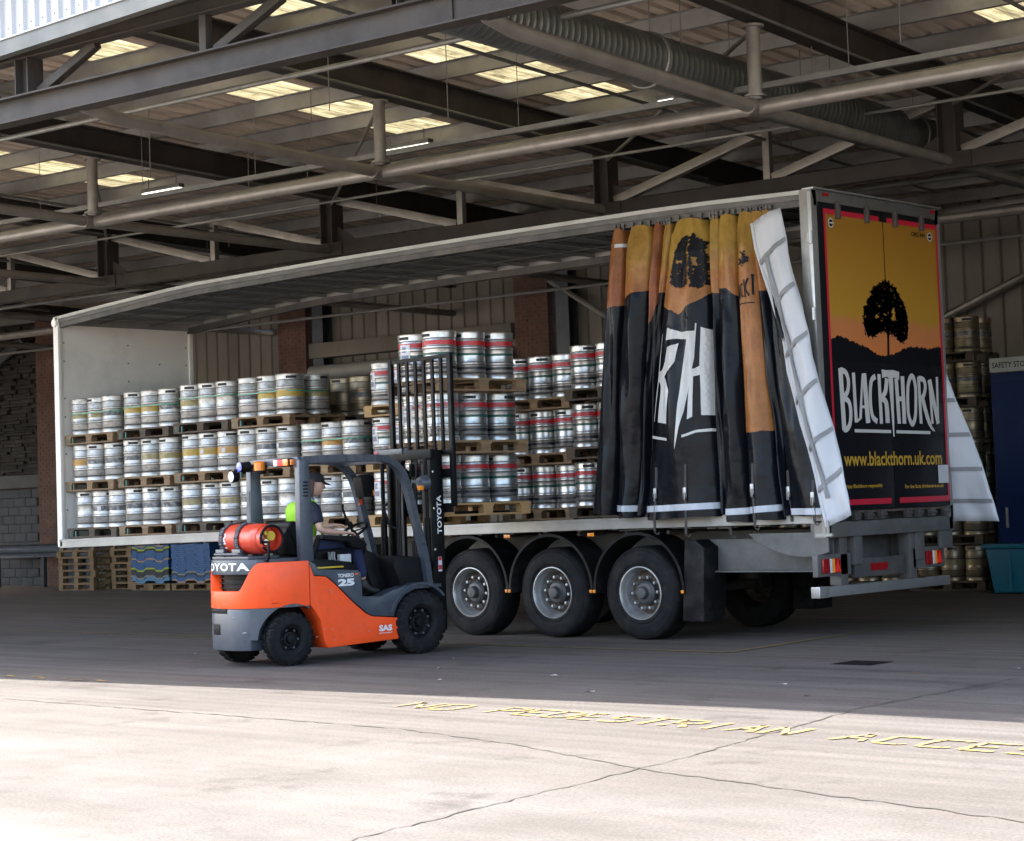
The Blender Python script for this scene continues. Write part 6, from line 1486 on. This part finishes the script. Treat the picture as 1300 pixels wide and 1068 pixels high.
# carriage, load backrest, forks
CY = .49
mb = MB(); mb.box((-.52, CY, 1.50), (.52, CY+.035, 1.60), 'mast_black'); mb.box((-.52, CY, 1.88), (.52, CY+.035, 1.98), 'mast_black'); mb.box((-.26, CY-.04, 1.5), (-.2, CY, 1.98), 'mast_black'); mb.box((.2, CY-.04, 1.5), (.26, CY, 1.98), 'mast_black'); FP('carriage', mb, bevel=.006)
bk = MB(); bk.box((-.55, CY+.005, 3.20), (.55, CY+.03, 3.245), 'mast_black'); br = FP('load_backrest', bk, bevel=.004); mb = MB(); mb.box((-.55, CY+.005, 2.14), (.55, CY+.03, 2.19), 'mast_black'); mb.build('backrest_bar', br, bevel=.003)
for s in (-1, 1): mb = MB(); mb.box((.545*s-.03, CY-.002, 1.56), (.545*s+.03, CY+.045, 3.25), 'mast_black'); mb.build('side_post', br, bevel=.005)
for k in range(6): x = -.545+1.09*(k+1)/7; mb = MB(); mb.box((x-.021, CY+.004, 2.18), (x+.021, CY+.03, 3.21), 'mast_black'); mb.build('backrest_bar', br, bevel=.003)
mb = MB(); mb.tube([(-.50, CY+.04, 2.70), (.2, CY+.042, 2.715), (.56, CY+.04, 2.72)], .004, 'paper', 5); mb.build('wire', br)
LX = -.20
for x in (LX-.26, LX+.26):
    mb = MB(); mb.box((x-.05, CY+.036, 1.47), (x+.05, CY+.075, 1.98), 'mast_black'); mb.prism([(CY+.036, 1.47), (CY+.036, 1.515), (CY+.09, 1.515), (CY+1.15, 1.495), (CY+1.18, 1.475), (CY+1.15, 1.47)], 'x', x-.05, x+.05, 'mast_black'); FP('fork', mb, bevel=.004)

# ------------------------------------------------------------------ the load on the forks
LZ = 1.452
Rm = Matrix.Rotation(FA, 3, 'Z')
def FW(x, y, z=0): return FO+Rm @ Vector((x, y, z))
LY = CY+.08+.62
for t in range(3):
    z = LZ+t*.70
    pallet('wood_new' if t == 0 else 'wood', 'pallet under the %s tier of the keg load on the forks' % TN[t], FW(LX, LY, z), FA+PI/2, 'pallets of the load on the forks', 1.24, 1.0)
    for i in range(2):
        for j in range(3):
            front = i == 1 or j == 0
            nm = ('nearest corner keg' if (i == 1 and j == 0) else 'middle keg of the near face' if (i == 1 and j == 1) else 'right end keg of the near face' if i == 1 else 'keg behind the backrest bars') if front else 'keg hidden at the far side'
            keg('keg', 'tri', 'shiny red banded keg on the forks, %s, %s tier' % (nm, TN[t]), FW(LX+(-.22 if i == 0 else .235), LY+(j-1)*.415, z+.1441), 'kegs of the load on the forks', FA, paper=(FA-PI/2+.25) if (i == 0 and j == 0) else None)
# stretch film on the bottom tier
def film(x0, x1, y0, y1, z0, z1, r, label, loc, rz):
    pts = []
    for cx_, cy_, a0 in ((x1-r, y1-r, 0), (x0+r, y1-r, PI/2), (x0+r, y0+r, PI), (x1-r, y0+r, 3*PI/2)):
        for k in range(7): a = a0+PI/2*k/6; pts.append((cx_+r*math.cos(a), cy_+r*math.sin(a)))
    n = len(pts); mb = MB(); mb.add([(a, b, z0) for a, b in pts]+[(a, b, z1) for a, b in pts], [(i, (i+1) % n, n+(i+1) % n, n+i) for i in range(n)], 'film')
    o = mb.build('stretch_film', smooth=40, loc=loc, rot=(0, 0, rz)); tag(o, label, 'stretch film'); o.visible_shadow = True; return o
film(-.425, .44, -.625, .625, .15, .68, .2, 'clear stretch film round the bottom tier of the load on the forks', FW(LX, LY, LZ), FA)
film(-.425, .44, -.625, .625, .15, .66, .2, 'clear stretch film round the middle tier of the load on the forks', FW(LX, LY, LZ+.70), FA)

# ================================================================== DRIVER
def skin(name, V, E, parent, m, sub=2, root=0, flat=None):
    me = bpy.data.meshes.new(name); me.from_pydata([v[0] for v in V], E, []); o = bpy.data.objects.new(name, me); C.objects.link(o)
    bm = bmesh.new(); bm.from_mesh(me); bm.verts.ensure_lookup_table(); ly = bm.verts.layers.skin.verify()
    for i, v in enumerate(bm.verts):
        r = V[i][1]; v[ly].radius = (r, r) if not isinstance(r, tuple) else r; v[ly].use_root = (i == root)
    bm.to_mesh(me); bm.free()
    sk = o.modifiers.new('skin', 'SKIN'); sk.use_smooth_shade = True; sk.branch_smoothing = .5
    sb = o.modifiers.new('sub', 'SUBSURF'); sb.levels = sub; sb.render_levels = sub
    dg = bpy.context.evaluated_depsgraph_get(); ne = bpy.data.meshes.new_from_object(o.evaluated_get(dg))
    bpy.data.objects.remove(o); ne.materials.clear(); ne.materials.append(MATS[m]); ne.polygons.foreach_set('use_smooth', [True]*len(ne.polygons))
    return inst(name, ne, parent)
D = thing('person', 'driver in black cap, navy shirt and lime high visibility vest seated in the forklift', 'person', FW(0, 0), FA)
hip = (0, -1.06, 1.22); ch = (0, -1.135, 1.52); nk = (0, -1.05, 1.69); hd = (.0, -.945, 1.845)
shR, elR, wrR = (.19, -1.09, 1.60), (.27, -1.07, 1.36), (.25, -.76, 1.325)
shL, elL, wrL = (-.19, -1.07, 1.60), (-.24, -.88, 1.38), (-.16, -.62, 1.405)
knR, anR = (.15, -.56, 1.20), (.16, -.46, .80); knL, anL = (-.13, -.52, 1.19), (-.12, -.36, .80)
mx_ = lambda a, b, t: tuple(a[i]+(b[i]-a[i])*t for i in range(3))
V = [(hip, (.15, .12)), (mx_(hip, ch, .5), (.135, .105)), (ch, (.145, .11)), ((0, -1.10, 1.63), (.10, .075)), (nk, .052), ((0, -1.0, 1.75), .05),
     (shR, .055), (mx_(shR, elR, .5), .046), (elR, .038), (mx_(elR, wrR, .35), .038), (wrR, .026),
     (shL, .055), (mx_(shL, elL, .5), .046), (elL, .038), (mx_(elL, wrL, .35), .038), (wrL, .026),
     ((.09, -.98, 1.20), .088), (mx_((.09, -.98, 1.20), knR, .5), .078), (knR, .058), (mx_(knR, anR, .35), .055), (anR, .036),
     ((-.09, -.98, 1.20), .088), (mx_((-.09, -.98, 1.20), knL, .5), .078), (knL, .058), (mx_(knL, anL, .35), .055), (anL, .036)]
E_ = [(0, 1), (1, 2), (2, 3), (3, 4), (4, 5), (3, 6), (6, 7), (7, 8), (8, 9), (9, 10), (3, 11), (11, 12), (12, 13), (13, 14), (14, 15), (0, 16), (16, 17), (17, 18), (18, 19), (19, 20), (0, 21), (21, 22), (22, 23), (23, 24), (24, 25)]
# hands: palm then five fingers each
def hand(w_, fwd, side, upv, curl, thumb):
    w_, fwd, side, upv = map(Vector, (w_, fwd, side, upv)); i0 = len(V); base = 10 if thumb > 0 else 15
    V.append((tuple(w_+fwd*.045), (.032, .016))); E_.append((base, i0)); V.append((tuple(w_+fwd*.085), (.034, .014))); E_.append((i0, i0+1))
    for k, L_ in enumerate((.068, .078, .072, .058)):
        o = side*((k-1.5)*.020); p = w_+fwd*.088+o; prev = i0+1
        for q in range(3):
            t = (q+1)/3; p2 = w_+fwd*(.088+L_*(t-curl*.25*t*t))+o*1.05-upv*(curl*L_*.8*t*t); V.append((tuple(p2), .0092-.001*q)); E_.append((prev, len(V)-1)); prev = len(V)-1
    prev = i0
    for q in range(2):
        p2 = w_+fwd*(.055+.024*(q+1))-side*thumb*(.034+.012*q)-upv*.008*q; V.append((tuple(p2), .0105-.001*q)); E_.append((prev, len(V)-1)); prev = len(V)-1
hand(wrR, (-.12, .985, -.05), (1, .12, 0), (0, .05, 1), .55, 1)
hand(wrL, (.30, .95, .02), (1, -.3, 0), (0, 0, 1), .8, -1)
body = skin('body', V, E_, D, 'skin', 2)
# head: shaped ellipsoid with face
def head_mesh():
    bm = bmesh.new(); bmesh.ops.create_uvsphere(bm, u_segments=28, v_segments=20, radius=1)
    for v in bm.verts:
        x, y, z = v.co
        wx = .075*(1-.10*max(0, -z)**1.5-.05*max(0, y)); v.co.x = x*wx
        yy = y*.097
        if y > 0:
            yy *= 1-.10*max(0, z-.35)
            if z < -.1: yy += .012*max(0, -z-.1)*(y)
            if z < -.55: v.co.x *= .88
            # nose, brow, lips, chin, eye hollows
            a = math.exp(-(x/.16)**2)
            yy += a*.036*math.exp(-((z+.12)/.13)**2)*(y > .5)+a*.010*math.exp(-((z-.08)/.12)**2)*(y > .5)
            yy += .007*math.exp(-(x/.5)**2)*math.exp(-((z-.28)/.10)**2)*(y > .4)
            yy -= .008*math.exp(-((abs(x)-.38)/.16)**2)*math.exp(-((z-.10)/.10)**2)*(y > .4)
            yy += .008*math.exp(-(x/.3)**2)*math.exp(-((z+.45)/.07)**2)*(y > .4)+.011*math.exp(-(x/.3)**2)*math.exp(-((z+.82)/.14)**2)
        v.co.y = yy; v.co.z = z*.118
    me = bpy.data.meshes.new('head'); bm.to_mesh(me); bm.free(); me.materials.append(MATS['skin']); me.polygons.foreach_set('use_smooth', [True]*len(me.polygons)); return me
hdm = head_mesh()
# the head is one surface with the body: join it
ho = inst('head', hdm, D, hd, (R_(-6), 0, R_(-12)))
def join(a, b):
    bm = bmesh.new(); bm.from_mesh(a.data); m2 = b.data.copy(); m2.transform(Matrix.LocRotScale(Vector(b.location), b.rotation_euler, None)); bm.from_mesh(m2); bm.to_mesh(a.data); bm.free(); bpy.data.objects.remove(b)
hx = Matrix.LocRotScale(Vector(hd), Euler((R_(-6), 0, R_(-12))), None)
join(body, ho)
def HP(x, y, z): return hx @ Vector((x, y, z))
mb = MB()
for s in (-1, 1):
    bm_ = MB(); c = HP(.029*s, .083, .012); mb.lathe([(0, -.009), (.008, -.006), (.011, 0), (.008, .006), (0, .009)], 'eye', 10, 'z', c)
    mb.bar(HP(.014*s, .098, .03), HP(.045*s, .088, .032), .008, .007, 'hair')
mb.build('eyes', D)
mb = MB(); mb.bar(HP(-.02, .096, -.053), HP(.02, .096, -.053), .010, .009, 'lips'); mb.build('mouth', D, bevel=.003)
mb = MB()
for s in (-1, 1): mb.add([HP(.073*s, -.004, .02), HP(.083*s, -.018, .03), HP(.084*s, -.026, .0), HP(.078*s, -.012, -.034), HP(.074*s, .0, -.026), HP(.079*s, -.010, -.002)], [(0, 1, 5), (1, 2, 5), (2, 3, 5), (3, 4, 5), (4, 0, 5)], 'skin')
mb.build('ears', D)
# hair to the nape, cap with peak, collar
hb = MB(); rnd = random.Random(6)
for k in range(150):
    a = rnd.uniform(-1.15, 1.15); 
    def hp(r, z): return HP(r*.080*math.sin(a), -r*.103*math.cos(a)*1.0+.004, z)
    l = rnd.uniform(.04, .085); c = 1.02+rnd.uniform(0, .12)
    hb.tube([hp(c, .05), hp(c+.02, -.02), hp(c+.02, -.075), hp(c*.95, -.10-l*.5)], .011, 'hair', 5, r1=.004)
hb.build('hair', D)
cp = MB(); cp.lathe([(.0, .070), (.04, .066), (.072, .045), (.088, .01), (.092, -.03), (.086, -.035)], 'cap_black', 24, 'z'); 
cp.v = [hx @ Vector((v.x*.93, v.y*1.16, v.z+.065)) for v in cp.v]
pk = [(-.066, .085), (-.06, .13), (-.035, .168), (0, .18), (.035, .168), (.06, .13), (.066, .085), (0, .10)]
cp.add([HP(a, b, .045-.9*(b-.085)*.35-abs(a)*.25) for a, b in pk]+[HP(a, b, .052-.9*(b-.085)*.35-abs(a)*.25) for a, b in pk], [tuple(range(8)), tuple(range(15, 7, -1))]+[(i, (i+1) % 8, 8+(i+1) % 8, 8+i) for i in range(8)], 'cap_black')
cp.build('cap', D)
cb = MB(); cb.lathe([(.058, 0), (.062, .03), (.055, .05)], 'collar_blue', 18, 'z', (0, -1.03, 1.66)); cb.build('collar', D)
# clothes: shirt, vest, trousers, boots
up2 = lambda r, k: (r[0]+k, r[1]+k) if isinstance(r, tuple) else r+k
SV = [((0, -1.06, 1.26), (.15, .125)), (mx_(hip, ch, .5), (.148, .118)), (ch, (.158, .124)), ((0, -1.095, 1.625), (.115, .09)), (shR, .072), (mx_(shR, elR, .55), .066), (mx_(shR, elR, .72), .062), (shL, .072), (mx_(shL, elL, .55), .066), (mx_(shL, elL, .72), .062)]
skin('shirt', SV, [(0, 1), (1, 2), (2, 3), (3, 4), (4, 5), (5, 6), (3, 7), (7, 8), (8, 9)], D, 'navy', 2)
VV = [((0, -1.07, 1.24), (.163, .14)), ((0, -1.11, 1.38), (.158, .135)), ((0, -1.175, 1.54), (.175, .150)), ((0, -1.165, 1.69), (.155, .115))]
ve = skin('vest', VV, [(0, 1), (1, 2), (2, 3)], D, 'hivis', 2)
bm = bmesh.new(); bm.from_mesh(ve.data)      # armholes and open front
dl_ = [f for f in bm.faces if (abs(f.calc_center_median().x) > .145 and f.calc_center_median().z > 1.50 and f.calc_center_median().y > -1.16) or (abs(f.calc_center_median().x) < .03 and f.calc_center_median().y > -1.0)]
bmesh.ops.delete(bm, geom=dl_, context='FACES'); bm.to_mesh(ve.data); bm.free()
for s in (-1, 1):
    mb = MB(); q = [Vector((.09*s, -1.10, 1.70)), Vector((.10*s, -1.02, 1.66)), Vector((.11*s, -.985, 1.54)), Vector((.14*s, -.96, 1.40)), Vector((.165*s, -.98, 1.27))]
    for a, b in zip(q[:-1], q[1:]): mb.bar(a, b, .05, .014, 'hivis', (0, 1, .5))
    mb.build('vest_edging', D, bevel=.004)
mb = MB(); 
ts = [(hip, (.152, .128)), ((.095, -1.0, 1.20), .098), (mx_((.09, -.98, 1.20), knR, .5), .092), (knR, .075), (mx_(knR, anR, .4), .07), (mx_(knR, anR, .95), .058), ((-.095, -.97, 1.20), .098), (mx_((-.09, -.98, 1.20), knL, .5), .092), (knL, .075), (mx_(knL, anL, .4), .07), (mx_(knL, anL, .95), .058), ((0, -1.02, 1.29), (.148, .125))]
skin('trousers', ts, [(0, 1), (1, 2), (2, 3), (3, 4), (4, 5), (0, 6), (6, 7), (7, 8), (8, 9), (9, 10), (0, 11)], D, 'jean_blue', 2)
for s, an in ((1, anR), (-1, anL)):
    x, y, z = an
    skin('boot', [((x, y-.005, z+.03), .052), ((x, y-.01, z-.06), .052), ((x, y-.03, z-.105), .045), ((x+.01*s, y+.10, z-.11), (.046, .038)), ((x+.015*s, y+.19, z-.118), (.044, .028))], [(0, 1), (1, 2), (1, 3), (3, 4)], D, 'boot', 2)
